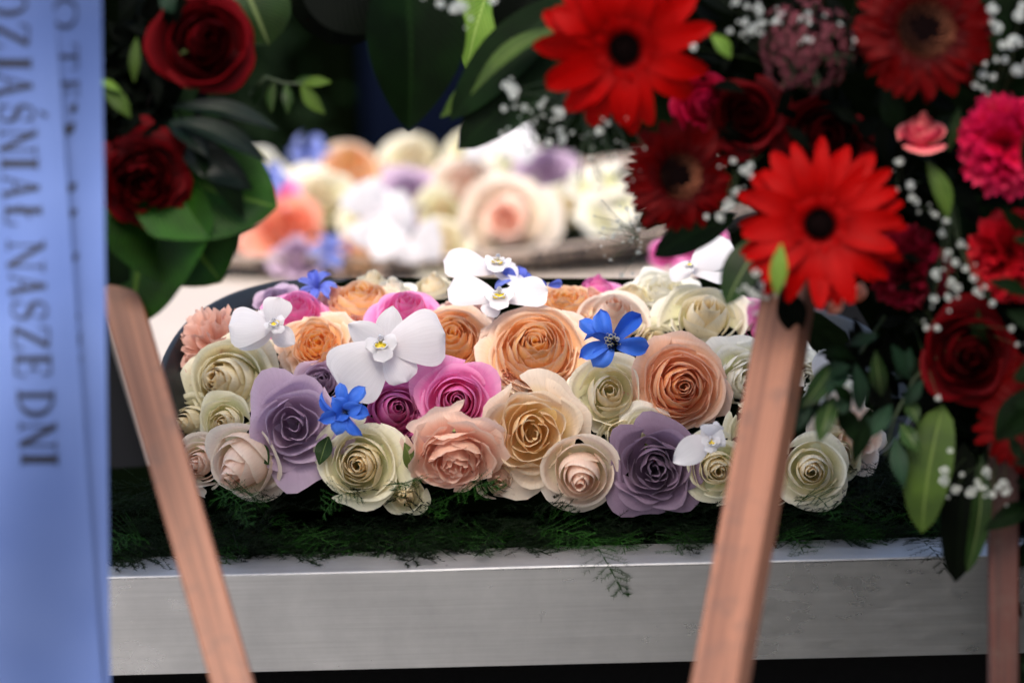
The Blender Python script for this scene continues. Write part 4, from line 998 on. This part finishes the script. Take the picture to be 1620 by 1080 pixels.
rb = empty('ribbon', P(120, 500, YR + .005), label='second blue satin ribbon showing behind the lettered one, beside the left red roses', cat='ribbon', group='blue mourning ribbons')
two_sided(ribbon(*EA, YR, '', '', 0.4) - np.array(ra.location)).build('cloth', M_SATIN, ra)
two_sided(ribbon(*EB, YR + .005, '', '', 1.2) - np.array(rb.location)).build('cloth', M_SATIN, rb)
TK, TN = .17, .055
def arcp(cx, cy, rx, ry, a0, a1, n=14): return [(cx + rx * math.cos(R_(a0 + (a1 - a0) * i / n)), cy + ry * math.sin(R_(a0 + (a1 - a0) * i / n))) for i in range(n + 1)]
def glyph(ch):
    """(polyline, [width per point]) strokes in a cell of cap height 1, width 1"""
    st = lambda a, b, w_: ([a, b], [w_, w_])
    sf = lambda x, y, h=.17: st((x - h, y), (x + h, y), .05)
    if ch == 'I': return [st((.5, 0), (.5, 1), TK * 1.6)] + [st((.1, .02), (.9, .02), .05), st((.1, .98), (.9, .98), .05)]
    if ch in 'N': return [st((.16, 0), (.16, 1), TN), st((.14, 1), (.86, 0), TK * 1.1), st((.86, 0), (.86, 1), TN), sf(.16, .02), sf(.12, .98, .14), sf(.86, .98)]
    if ch == 'A': return [st((.10, 0), (.5, 1), TN), st((.5, 1), (.84, 0), TK * 1.1), st((.22, .33), (.74, .33), TN), sf(.1, .02, .13), sf(.84, .02, .16)]
    if ch == 'Z': return [st((.12, .97), (.88, .97), TN), st((.84, .97), (.14, .03), TK * 1.1), st((.12, .03), (.9, .03), TN), st((.12, .97), (.09, .72), .05), st((.9, .03), (.93, .3), .05)]
    if ch == 'E': return [st((.26, 0), (.26, 1), TK * 1.2), st((.08, .97), (.84, .97), TN), st((.08, .03), (.88, .03), TN), st((.3, .51), (.66, .51), TN), st((.84, .97), (.86, .74), .05), st((.88, .03), (.92, .3), .05), st((.66, .38), (.66, .64), .05)]
    if ch == 'L': return [st((.3, 0), (.3, 1), TK * 1.3), st((.1, .98), (.52, .98), .05), st((.1, .03), (.88, .03), TN), st((.88, .03), (.93, .34), .05), st((.06, .38), (.62, .70), TN * 1.3)]
    if ch == 'T': return [st((.5, 0), (.5, 1), TK * 1.2), st((.08, .97), (.92, .97), TN), st((.08, .97), (.06, .7), .05), st((.92, .97), (.94, .7), .05), st((.3, .02), (.7, .02), .05)]
    if ch == 'J':
        return [st((.6, .12), (.6, 1), TK * 1.7), st((.25, .98), (.95, .98), .05), (arcp(.36, .14, .24, .16, 0, -160), [TK * 1.3] * 3 + [.1] * 5 + [.06] * 7)]
    if ch == 'D':
        pts = arcp(.3, .5, .56, .48, 90, -90); wd = [TN + (TK - TN) * math.sin(math.pi * i / 14) ** 1.5 for i in range(15)]
        return [st((.26, 0), (.26, 1), TK * 1.1), (pts, wd), st((.08, .98), (.34, .98), .05), st((.08, .02), (.34, .02), .05)]
    if ch == 'O':
        pts = arcp(.5, .5, .38, .48, 90, 450, 28); wd = [TN + (TK * 1.1 - TN) * abs(math.sin(2 * math.pi * i / 28)) ** 1.4 for i in range(29)]
        return [(pts, wd)]
    if ch in 'S5':
        pts = arcp(.5, .74, .30, .235, 25, 250, 12) + arcp(.5, .27, .33, .25, 75, -150, 12)
        n = len(pts); wd = [TN + (TK * 1.15 - TN) * math.exp(-((i / (n - 1) - .5) / .17) ** 2) for i in range(n)]
        o = [(pts, wd), st((.78, .70), (.78, .98), .05), st((.2, .02), (.2, .32), .05)]
        if ch == '5': o += [([(.42, 1.12), (.62, 1.34)], [.05, .12])]
        return o
    return []
def letter(ch, py0, py1, bx, height, fn, parent):
    """text runs down the ribbon, letter tops towards the right"""
    mb = MB(); k = 0
    asp = height / (py1 - py0)
    for pts, wd in glyph(ch):
        pts = np.array(pts, float); q = np.stack([bx + pts[:, 1] * height, py0 + pts[:, 0] * (py1 - py0)], -1)
        T = np.gradient(q, axis=0); T /= np.linalg.norm(T, axis=1)[:, None] + 1e-9
        Nn = np.stack([-T[:, 1], T[:, 0]], -1); w_ = np.array(wd)[:, None] * height * .5 * .72 + height * .008
        a, b = q - Nn * w_, q + Nn * w_
        lift = .0008 + k * .00012; k += 1
        V = np.zeros((2, len(q), 3))
        for i in range(len(q)):
            V[0, i] = fn(a[i][0], a[i][1], lift); V[1, i] = fn(b[i][0], b[i][1], lift)
        mb.grid(V - np.array(parent.location))
    return mb.build('letter', M_INK, parent, smooth=False)
fa = lambda x, y, l: ribpt(x, y, YR, .4, EA, l)
fb = lambda x, y, l: ribpt(x, y, YR + .005, 1.2, EB, l)
for ch, a, b in [('O', -18, 27), ('Z', 36, 76), ('J', 86, 110), ('A', 116, 154), ('5', 160, 198), ('N', 204, 243), ('I', 248, 270), ('A', 278, 314), ('L', 322, 357),
                 ('N', 380, 428), ('A', 434, 468), ('S', 470, 510), ('Z', 514, 553), ('E', 557, 597), ('D', 612, 662), ('N', 667, 710), ('I', 714, 738)]:
    bx = -16 + .068 * (a + b) / 2
    letter(ch, a, b, bx, 58, fa, ra)
for ch, a, b in [('O', -8, 50), ('T', 68, 112), ('E', 124, 156)]:
    letter(ch, a, b, 84 + .02 * a, 38, fb, rb)
for px, py, dx, dy in [(116, 172, 6, 10), (110, 204, 9, 12), (113, 297, 8, 9), (114, 337, 8, 8), (117, 408, 7, 9), (121, 501, 5, 5), (125, 540, 3, 16), (127, 570, 2, 10)]:
    mb = MB(); V = np.array([[fb(px - dx, py - dy * .4, .0008), fb(px + dx, py - dy, .0008)], [fb(px - dx * .6, py + dy, .0008), fb(px + dx * .8, py + dy * .3, .0008)]])
    mb.grid(V - np.array(rb.location)); mb.build('letter', M_INK, rb, smooth=False)

# ------------------------------------------------------------------ wreath bodies
def blob(pts, name, label, cat, rad):
    mb = MB(); P3 = [P(*q) for q in pts]
    mb.tube(P3, rad, rad, 14)
    return mb.build(name, M_FOAM, label=label, cat=cat)
lw = blob([(-420, 420, -.14), (-150, 350, -.14), (60, 230, -.14), (170, 60, -.14), (190, -60, -.14)], 'wreath_base', 'dark greenery base of the left wreath behind the deep red roses', 'wreath', .062)
rw = blob([(1140, -120, -.12), (1240, 10, -.12), (1340, 190, -.12), (1480, 300, -.12), (1590, 480, -.12), (1700, 640, -.12), (2000, 760, -.12), (2500, 800, -.12)], 'wreath_base', 'dark greenery base of the right wreath behind gerberas and carnations', 'wreath', .088)
def path_fill(path, n, spread, size, mats, seed, name, label, Yd=(-.24, -.17), cat='foliage'):
    rng = np.random.default_rng(seed); mb = MB(); path = [np.array(p[:2], float) for p in path]
    for i in range(n):
        k = rng.integers(0, len(path) - 1); f = rng.uniform(); c = path[k] * (1 - f) + path[k + 1] * f
        c = c + rng.normal(0, spread, 2)
        an = rng.uniform(0, 6.28); L = size * rng.uniform(.6, 1.3)
        q1 = c + np.array([math.cos(an), math.sin(an)]) * L
        Y0 = rng.uniform(*Yd)
        V, A = leaf_grid(P(c[0], c[1], Y0), P(q1[0], q1[1], Y0 - rng.uniform(-.02, .03)), S(L * .36, Y0), TOCAM + RX * rng.normal(0, .6) + UP * rng.normal(.2, .5), nv=8, nu=5, rng=rng)
        mb.grid(V, A)
    return mb.build(name, LM[mats], None, kind='stuff', label=label, cat=cat)
path_fill([(190, 0), (230, 60), (230, 180), (200, 300)], 130, 42, 60, 'black', 1, 'wreath_foliage', 'very dark small leaves packed between the red roses of the left wreath')
path_fill([(1130, -20), (1240, 80), (1330, 200), (1430, 300), (1560, 420), (1600, 560)], 260, 85, 60, 'black', 2, 'wreath_foliage', 'very dark leaves packed between the red flowers of the right wreath')
path_fill([(1380, 520), (1480, 620), (1560, 700), (1600, 780)], 110, 45, 60, 'black', 3, 'wreath_foliage', 'very dark leaves under the deep red rose at the right edge', Yd=(-.22, -.14))
path_fill([(1650, 100), (1750, 400), (1750, 700), (1900, 900)], 160, 90, 80, 'dark', 9, 'wreath_foliage', 'dark leaves of the right wreath running out of the picture', Yd=(-.26, -.14))

path_fill([(1700, 300), (1720, 600), (1740, 900), (1760, 1200)], 420, 55, 90, 'dark', 12, 'wreath_foliage', 'unseen hanging greenery added beyond the right wreath to shade the right end', Yd=(-.31, -.14))  # extra leaf mass out of view, added to block light at the right
# left wreath flowers
YW = -.25
GR = 'deep red roses of the left wreath'
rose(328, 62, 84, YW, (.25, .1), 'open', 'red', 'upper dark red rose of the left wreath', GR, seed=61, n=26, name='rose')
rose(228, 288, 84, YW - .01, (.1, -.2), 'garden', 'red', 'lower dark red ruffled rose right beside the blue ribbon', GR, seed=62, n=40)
# left wreath leaves
leaf((268, 235, -.222), (206, 514, -.222), 262, 'broad', 'broad_leaf', 'broad green ribbed leaf hanging under the lower red rose, touching the left leg', 'leaf', 'large leaves of the left wreath', nh=(-.3, .5), shape=0, wave=.02, droop=.05, nu=15, nv=24)
leaf((205, 255, -.235), (438, 328, -.235), 235, 'broad', 'broad_leaf', 'broad dark green leaf pointing right toward the blurred box', 'leaf', 'large leaves of the left wreath', nh=(.3, .3), shape=0, wave=.02, droop=-.04, nu=15, nv=20)
leaf((215, 270, -.228), (350, 446, -.225), 230, 'broad', 'broad_leaf', 'broad green leaf between the lower red rose and the cream board', 'leaf', 'large leaves of the left wreath', nh=(-.1, .5), shape=0, droop=-.03, nu=15, nv=20)
leaf((165, 330, -.215), (178, 500, -.215), 70, 'dark', 'broad_leaf', 'dark leaf edge behind the blue ribbon under the lower red rose', 'leaf', 'large leaves of the left wreath', tip=.6)
leaf((270, 190, -.25), (425, 258, -.26), 46, 'blackgloss', 'pointed_leaf', 'glossy dark pointed leaf reaching toward the blurred ivory bloom', 'leaf', 'glossy dark leaves', nh=(.2, .9))
leaf((270, 170, -.24), (440, 205, -.25), 38, 'blackgloss', 'pointed_leaf', 'uppermost glossy dark pointed leaf under the upper red rose', 'leaf', 'glossy dark leaves', nh=(.0, 1.0))
leaf((260, 190, -.24), (330, 250, -.26), 40, 'blackgloss', 'pointed_leaf', 'short glossy dark leaf right above the lower red rose', 'leaf', 'glossy dark leaves', nh=(.3, .8))
leaf((270, 220, -.24), (400, 300, -.25), 55, 'blackgloss', 'pointed_leaf', 'dark leaf with toothed outline above the broad green leaves', 'leaf', 'glossy dark leaves', nh=(.0, .2), wave=.1)
leaf((290, 200, -.24), (385, 345, -.25), 55, 'dark', 'pointed_leaf', 'dark green leaf lying on the broad leaf', 'leaf', 'glossy dark leaves', nh=(.4, .4))
leaf((378, -40, -.2), (425, 72, -.2), 110, 'mid', 'round_leaf', 'round dull green leaf right of the upper red rose', 'leaf', 'large leaves of the left wreath', tip=.6)
leaf((162, 138, -.26), (206, 186, -.265), 28, 'olive', 'pointed_leaf', 'pale green leaf tip between ribbon and lower red rose', 'leaf', 'pale small leaves', nh=(0, .8))
leaf((150, 128, -.26), (192, 146, -.265), 14, 'light', 'pointed_leaf', 'thin pale leaf above the pale green leaf beside ribbon', 'leaf', 'pale small leaves', nh=(0, .8))
leaf((216, 60, -.26), (212, 130, -.265), 16, 'olive', 'pointed_leaf', 'narrow brownish leaf left of the upper red rose', 'leaf', 'pale small leaves')
leaf((255, -10, -.25), (275, 20, -.25), 26, 'blueish', 'pointed_leaf', 'blue green leaf tip above the upper red rose', 'leaf', 'pale small leaves')
sprig([(395, 150, -.22), (420, 122, -.22), (450, 132, -.225), (480, 133, -.23)],
      [((478, 133, -.23), (524, 130, -.235), 16), ((476, 134, -.23), (514, 180, -.235), 22), ((452, 132, -.225), (455, 180, -.23), 16), ((434, 128, -.22), (430, 178, -.225), 18), ((466, 130, -.225), (500, 122, -.23), 12), ((412, 125, -.22), (402, 165, -.22), 14)],
      'olive', 'thin sprig with small green leaves right of the upper red rose', matlist=['olive', 'olive', 'mid', 'mid', 'mid', 'dark'])

# centre top leaves
leaf((640, -60, -.17), (646, 206, -.18), 170, 'dark', 'pointed_leaf', 'large dark pointed leaf hanging down at top centre', 'leaf', 'large hanging leaves at top', nh=(.5, .1), shape=.8, tip=.8, droop=.06, nu=13, nv=24)
leaf((480, -70, -.15), (640, 30, -.16), 180, 'black', 'pointed_leaf', 'very dark leaf at the top edge left of the large hanging leaf', 'leaf', 'large hanging leaves at top', tip=.6)
leaf((560, -60, -.15), (520, 70, -.15), 160, 'black', 'pointed_leaf', 'very dark rounded leaf at the top edge right of the dull green leaf', 'leaf', 'large hanging leaves at top', tip=.6)
leaf((790, -60, .25), (738, 110, .25), 90, 'light', 'pointed_leaf', 'bright green blurred leaf behind, seen between two dark leaves', 'leaf', 'large hanging leaves at top', nh=(0, .7))
leaf((905, -10, -.18), (712, 190, -.2), 80, 'dark', 'pointed_leaf', 'long dark leaf slanting left of the upper bright gerbera', 'leaf', 'slanting leaves by the upper gerbera', nh=(.2, .5), tip=.7)
leaf((900, 100, -.19), (725, 236, -.2), 92, 'dark', 'pointed_leaf', 'broad dark leaf ending over the blurred ivory rose', 'leaf', 'slanting leaves by the upper gerbera', nh=(-.1, .4), tip=.65)
leaf((900, 40, -.21), (745, 150, -.23), 34, 'olive', 'pointed_leaf', 'pale olive leaf edge on top of the slanting dark leaves', 'leaf', 'slanting leaves by the upper gerbera', nh=(-.3, .9), skew=.04)
leaf((800, 110, -.185), (697, 186, -.19), 36, 'olive', 'pointed_leaf', 'olive leaf tip left of the slanting dark leaves', 'leaf', 'slanting leaves by the upper gerbera')
leaf((880, -60, -.16), (800, 70, -.17), 110, 'black', 'pointed_leaf', 'black green leaf at top right of the bright blurred leaf', 'leaf', 'slanting leaves by the upper gerbera', tip=.6)
leaf((960, 120, -.17), (850, 190, -.17), 70, 'black', 'pointed_leaf', 'very dark leaf under the upper gerbera beside white specks', 'leaf', 'slanting leaves by the upper gerbera', tip=.6)

# right wreath flowers
YG = -.27
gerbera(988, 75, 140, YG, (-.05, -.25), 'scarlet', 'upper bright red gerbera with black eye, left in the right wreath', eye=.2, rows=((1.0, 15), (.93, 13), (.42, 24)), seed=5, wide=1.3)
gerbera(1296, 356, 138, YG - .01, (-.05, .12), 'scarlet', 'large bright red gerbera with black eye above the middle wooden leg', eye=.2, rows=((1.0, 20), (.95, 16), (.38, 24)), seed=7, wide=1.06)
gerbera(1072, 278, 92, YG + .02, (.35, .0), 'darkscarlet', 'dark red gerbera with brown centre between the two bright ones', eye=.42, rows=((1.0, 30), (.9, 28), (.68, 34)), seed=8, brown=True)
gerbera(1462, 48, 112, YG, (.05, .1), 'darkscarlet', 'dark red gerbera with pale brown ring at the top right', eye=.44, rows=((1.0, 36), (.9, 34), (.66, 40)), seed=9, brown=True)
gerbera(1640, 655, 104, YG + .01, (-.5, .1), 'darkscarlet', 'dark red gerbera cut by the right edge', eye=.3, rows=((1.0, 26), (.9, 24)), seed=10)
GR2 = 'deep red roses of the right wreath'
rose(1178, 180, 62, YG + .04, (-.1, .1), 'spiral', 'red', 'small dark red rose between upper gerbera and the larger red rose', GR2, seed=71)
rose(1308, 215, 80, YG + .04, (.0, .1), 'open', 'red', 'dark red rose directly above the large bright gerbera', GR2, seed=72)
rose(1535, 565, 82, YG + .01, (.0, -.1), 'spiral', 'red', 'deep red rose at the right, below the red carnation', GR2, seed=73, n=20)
rose(1120, 160, 50, YG + .05, (.3, .0), 'open', 'hotpink', 'hot pink rose peeking out behind the upper bright gerbera', GR2, seed=74)
carnation(1600, 222, 78, YG - .01, (.0, .1), 'hotpink', 'hot pink carnation at the right edge', 'carnations of the right wreath', seed=21)
carnation(1448, 424, 66, YG + .03, (.1, .0), 'crimson', 'dark crimson carnation right of the large bright gerbera', 'carnations of the right wreath', seed=22)
carnation(1600, 400, 68, YG, (-.1, .0), 'carnred', 'bright red carnation at the right edge below the hot pink one', 'carnations of the right wreath', seed=23)
rose(1460, 195, 44, YG, (.0, 1.2), 'bud', 'palepinkbud', 'small mottled pink bud between gerbera ring and hot pink carnation', 'buds of the right wreath', seed=75, n=14, name='flower_bud', cat='bud')
rose(1212, 500, 34, -.17, (-.3, .3), 'loose', 'magenta', 'crumpled magenta petals beside the top of the middle wooden leg', 'buds of the right wreath', seed=76, n=10, name='flower_bud', cat='bud')
# astrantia / sedum umbel
um = empty('pincushion_flower', P(1275, 68, YG + .01), facing(0, .1), label='round dusky pink flower head of tiny florets between the red gerberas', cat='flower head')
urng = np.random.default_rng(4); mb = MB(); st_ = MB()
M_UMB = plain('dusky_floret', '5a2430', .8, noise=.5, scale=300, bump=.3, col2='5a3438', spec=.1)
for i in range(120):
    f = (i + .5) / 120; el = math.acos(1 - f * .95); az = i * 2.39996
    d = np.array([math.sin(el) * math.cos(az), math.sin(el) * math.sin(az), math.cos(el)]); R = S(76, YG)
    c = d * R * urng.uniform(.55, 1.08) * np.array([1, 1, .6]); c[2] -= R * .4
    if i % 3 == 0: st_.tube([np.array([0, 0, -R * .6]), c * .6 + np.array([0, 0, -R * .2]), c], .0005, .0004, 4)
    t1 = np.cross(d, urng.normal(0, 1, 3)); t1 /= np.linalg.norm(t1); t2 = np.cross(d, t1)
    for k in range(5):
        a = k * 1.2566; e1 = (t1 * math.cos(a) + t2 * math.sin(a)); s1 = np.cross(d, e1); pl = .0042
        mb.quad_patch([c, c + e1 * pl * .5 + s1 * pl * .28, c + e1 * pl + d * pl * .3, c + e1 * pl * .5 - s1 * pl * .28], [[0, 1, 2, 3]])
mb.build('florets', M_UMB, um, smooth=False, kind='stuff'); st_.build('stalks', M_STEM_DARK, um)

# gypsophila --------------------------------------------------------------
M_GYP = petal_mat('petal_gypsophila', 'ccd0ca', 'd0d4ce', 'dcdfd8', 'b0b8a0', trans=.3)
def gyp_mesh(rng, r=.0032):
    mb = MB()
    for i in range(20):
        f = (i + .5) / 20; el = math.acos(1 - f * 1.5); az = i * 2.4
        d = np.array([math.sin(el) * math.cos(az), math.sin(el) * math.sin(az), math.cos(el)])
        t = np.cross(d, rng.normal(0, 1, 3)); t /= np.linalg.norm(t); b = np.cross(d, t)
        c = d * r * .3; e = d * r * rng.uniform(.85, 1.15)
        mb.quad_patch([c, c + t * r * .42 + e * .5, e + t * r * .18 + b * r * .1, e - t * r * .22, c - t * r * .42 + e * .5, c + b * r * .2 + e * .7],
                      [[0, 1, 2, 5], [0, 5, 3, 4], [5, 2, 3, 3]][:2], np.tile([.5, .8, .5, .9], (6, 1)))
    return mesh_np('blossom', np.concatenate(mb.V), np.concatenate(mb.F), M_GYP, np.concatenate(mb.A), smooth=True)
GYP = [gyp_mesh(np.random.default_rng(k)) for k in range(4)]
def gyps(root, pts, label, Y=-.28, sc=1.0, col=None):
    r0 = P(*root); rng = np.random.default_rng(int(root[0]))
    e = empty('gypsophila', r0, label=label, cat='gypsophila', group="sprays of small white baby's breath")
    mb = MB(); ends = []
    for (px, py, s) in pts:
        p = P(px, py, Y + rng.uniform(-.015, .015)) - r0; ends.append((p, s))
        m_ = p * .5 + Vector(rng.normal(0, .004, 3))
        mb.tube([Vector((0, 0, 0)), m_, p], .00028, .0002, 4)
    mb.build('stem', M_STEM_DARK, e)
    for p, s in ends:
        M = Matrix.Translation(p) @ facing(rng.normal(0, .5), rng.normal(.3, .5), rng.uniform(0, 6)).to_4x4() @ Matrix.Scale(s * sc * .70, 4)
        link('blossom', GYP[rng.integers(0, 4)], e, M)
        for q in range(1):
            p2 = p + Vector(rng.normal(0, .0045, 3)); M = Matrix.Translation(p2) @ facing(rng.normal(0, .6), rng.normal(.3, .6), rng.uniform(0, 6)).to_4x4() @ Matrix.Scale(s * sc * rng.uniform(.25, .5), 4)
            st2 = GYP[rng.integers(0, 4)]; link('blossom', st2, e, M)
def scat(cx, cy, rx, ry, n, seed, smin=.5, smax=1.0):
    r = np.random.default_rng(seed)
    return [(cx + r.normal(0, rx), cy + r.normal(0, ry), r.uniform(smin, smax)) for _ in range(n)]
gyps((1500, 300, -.2), [(1480, 432, 1.2), (1478, 472, 1.1), (1505, 448, 1.4), (1515, 455, 1.2), (1500, 400, 1.1), (1520, 385, 1.2), (1512, 415, 1.1), (1540, 440, 1.1), (1545, 460, 1), (1490, 370, 1), (1495, 350, .8), (1570, 480, .9), (1528, 425, 1), (1500, 470, 1)], "white baby's breath spray between the crimson and bright red carnations")
gyps((1570, 190, -.2), [(1570, 15, 1.6), (1578, 45, 1.5), (1605, 68, 2.0), (1612, 25, 1.7), (1555, 118, 1.2), (1610, 112, 1.7), (1542, 135, 1.1), (1556, 100, .9), (1590, 95, 1.0), (1571, 122, 1.0), (1618, 10, 1.2)], "large white baby's breath blossoms at the upper right corner")
gyps((1280, 150, -.2), scat(1195, 30, 40, 25, 16, 2, .5, 1.2) + scat(1290, 45, 40, 35, 10, 3, .5, .9), "faint white baby's breath around the dusky pink flower head", sc=1.0)
gyps((930, 130, -.2), [(812, 142, 1.7), (800, 135, 1.2), (813, 152, 1.2), (885, 180, 1.6), (855, 167, .9), (890, 220, 1.4), (948, 207, 1.2), (868, 226, 1.1), (828, 200, .8), (830, 170, .9), (905, 210, .6), (875, 190, .6), (935, 250, .7)] + scat(870, 205, 38, 22, 16, 5, .3, .7) + scat(950, 240, 40, 35, 20, 6, .2, .45), "white baby's breath under the upper bright gerbera")
gyps((745, -30, -.2), [(697, 7, 1.2), (722, 12, 1.7), (732, 10, 1.5), (716, 16, 1.1), (780, 2, 1.2), (745, 30, .6)], "white baby's breath blossoms at the top centre edge")
gyps((1560, 700, -.2), [(1494, 745, 1.3), (1494, 760, 1.4), (1511, 774, 1.3), (1536, 778, 1.5), (1548, 770, 1.1), (1560, 745, 1.2), (1588, 765, 1.3), (1570, 782, 1.0), (1590, 780, 1.0), (1578, 772, .9), (1522, 750, .7)], "white baby's breath hanging above the dark wooden leg at right")
gyps((1190, 260, -.2), [(1154, 322, 1.6), (1140, 345, 1.2), (1178, 270, 1.3), (1160, 255, .9), (1187, 262, .9), (1148, 330, .9), (1166, 300, .7)], "white baby's breath between dark red gerbera and large bright gerbera")
gyps((1240, 470, -.2), [(1196, 432, 1.2), (1205, 452, 1.3), (1188, 462, 1.2), (1178, 455, 1.0), (1200, 468, 1.0), (1214, 450, .9), (1190, 478, .9), (1212, 470, .9)], "greyish baby's breath at the top of the middle wooden leg")
gyps((1430, 290, -.2), [(1440, 293, 1.2), (1442, 313, 1.0), (1424, 256, 1.1), (1450, 320, .8), (1480, 340, .9), (1420, 300, .6)], "few white blossoms right of the large bright gerbera's top")
gyps((1440, 500, -.2), [(1466, 518, .9), (1482, 519, .9), (1484, 630, .8), (1600, 520, .8), (1610, 545, .7)], "sparse white blossoms beside the deep red rose at right")
gyps((1010, 375, .25), scat(985, 370, 38, 26, 22, 9, .4, .9), "blurred pale sprays of baby's breath in front of the script paper", Y=.25, sc=1.0)
# salmon buds hanging below the gerbera
M_SAL = petal_mat('petal_tiny_salmon', 'e8a090', 'f0b8a0', 'f8d8c8', 'c06a50')
for (px, py, an, L_, lb) in [(1322, 484, 40, 34, 'tiny salmon bud below the large bright gerbera, the lower left one'), (1360, 462, 80, 32, 'tiny salmon bud below the large bright gerbera, the upper right one')]:
    q1 = (px + math.cos(R_(an)) * L_ * .5, py - math.sin(R_(an)) * L_ * .5, YG); q0 = (px - math.cos(R_(an)) * L_ * .5, py + math.sin(R_(an)) * L_ * .5, YG)
    mb = MB(); a, b = P(*q0), P(*q1)
    for k in range(3):
        V, A = leaf_grid(a, b, S(13, YG), TOCAM + RX * (k - 1), fold=.8, nv=8, nu=5); mb.grid(V, A)
    mb.build('flower_bud', M_SAL, label=lb, cat='bud', group='tiny salmon buds')

# right wreath leaves
leaf((1215, 370, -.23), (1148, 482, -.24), 62, 'mid', 'pointed_leaf', 'dark green leaf left of the large bright gerbera pointing down', 'leaf', 'leaves of the right wreath', nh=(-.3, .3), tip=.7)
leaf((1165, 340, -.2), (1035, 405, -.2), 56, 'dark', 'pointed_leaf', 'dark leaf in front of the magenta blur above the ivory rose', 'leaf', 'leaves of the right wreath', tip=.7)
leaf((1236, 385, -.32), (1228, 466, -.32), 26, 'light', 'pointed_leaf', 'light green leaf lying on the large bright gerbera', 'leaf', 'leaves of the right wreath', nh=(0, .8))
leaf((1238, 452, -.26), (1262, 532, -.26), 46, 'black', 'pointed_leaf', 'very dark leaf over the top of the middle wooden leg', 'leaf', 'leaves of the right wreath')
leaf((1466, 255, -.27), (1500, 350, -.28), 34, 'olive', 'pointed_leaf', 'olive green leaf under the mottled pink bud', 'leaf', 'leaves of the right wreath', nh=(.4, .4))
leaf((1396, 140, -.25), (1422, 210, -.25), 38, 'dark', 'pointed_leaf', 'dark green leaf left of the mottled pink bud', 'leaf', 'leaves of the right wreath')
leaf((1518, 170, -.25), (1500, 240, -.25), 18, 'mid', 'pointed_leaf', 'narrow green leaf right of the mottled pink bud', 'leaf', 'leaves of the right wreath')
leaf((1125, 55, -.29), (1156, 92, -.29), 24, 'light', 'pointed_leaf', 'small light green leaf at the right tip of the upper bright gerbera', 'leaf', 'leaves of the right wreath', nh=(0, .6))
leaf((1500, 250, -.2), (1590, 400, -.2), 110, 'dark', 'pointed_leaf', 'broad dark leaf behind between hot pink and bright red carnations', 'leaf', 'leaves of the right wreath')
leaf((1492, 640, -.24), (1458, 842, -.25), 78, 'olive', 'pointed_leaf', 'broad olive leaf hanging over the fern at right', 'leaf', 'leaves of the right wreath', nh=(-.3, .4), tip=.6, shape=.9)
leaf((1525, 700, -.235), (1512, 920, -.24), 66, 'black', 'pointed_leaf', 'long dark leaf hanging down over the metal tray at right', 'leaf', 'leaves of the right wreath', tip=.6)
leaf((1552, 720, -.24), (1530, 905, -.25), 36, 'mid', 'pointed_leaf', 'narrow green leaf beside the long dark leaf near the right wooden leg', 'leaf', 'leaves of the right wreath', tip=.6, nh=(.4, .3))
sprig([(1530, 520, -.2), (1445, 600, -.24), (1415, 660, -.25), (1400, 720, -.25)],
      [((1418, 600, -.24), (1440, 550, -.25), 26), ((1440, 600, -.245), (1410, 545, -.255), 24), ((1395, 625, -.25), (1385, 555, -.26), 26), ((1360, 650, -.25), (1353, 575, -.26), 28), ((1355, 570, -.25), (1290, 560, -.26), 22), ((1345, 545, -.24), (1390, 530, -.25), 20),
       ((1320, 570, -.25), (1268, 645, -.265), 38), ((1300, 590, -.25), (1345, 580, -.26), 24), ((1345, 590, -.25), (1298, 622, -.26), 22), ((1285, 620, -.255), (1234, 695, -.265), 40), ((1320, 625, -.25), (1296, 700, -.265), 34), ((1320, 640, -.26), (1345, 640, -.265), 26),
       ((1345, 650, -.25), (1318, 610, -.265), 30), ((1430, 640, -.25), (1460, 600, -.255), 22), ((1425, 670, -.25), (1455, 715, -.26), 26), ((1415, 690, -.25), (1430, 770, -.26), 26), ((1405, 680, -.25), (1370, 660, -.255), 22), ((1410, 640, -.25), (1380, 690, -.26), 26), ((1436, 630, -.245), (1452, 670, -.255), 22)],
      'blueish', 'leafy sprig with oval blue green leaves right of the middle wooden leg', matlist=['blueish', 'blueish', 'mid', 'blueish', 'dark', 'blueish', 'mid', 'blueish'])
sprig([(1400, 500, -.2), (1360, 560, -.22), (1300, 640, -.23), (1250, 690, -.24)],
      [((1300, 600, -.235), (1262, 690, -.25), 34), ((1370, 560, -.23), (1330, 600, -.24), 28), ((1350, 590, -.23), (1300, 560, -.24), 26), ((1330, 640, -.23), (1350, 700, -.245), 34), ((1390, 590, -.23), (1400, 660, -.24), 30), ((1420, 560, -.22), (1470, 600, -.23), 30), ((1380, 640, -.23), (1350, 730, -.24), 28)],
      'dark', 'dark leafy sprig behind the blue green one, over the white rose', matlist=['dark', 'black', 'dark'])
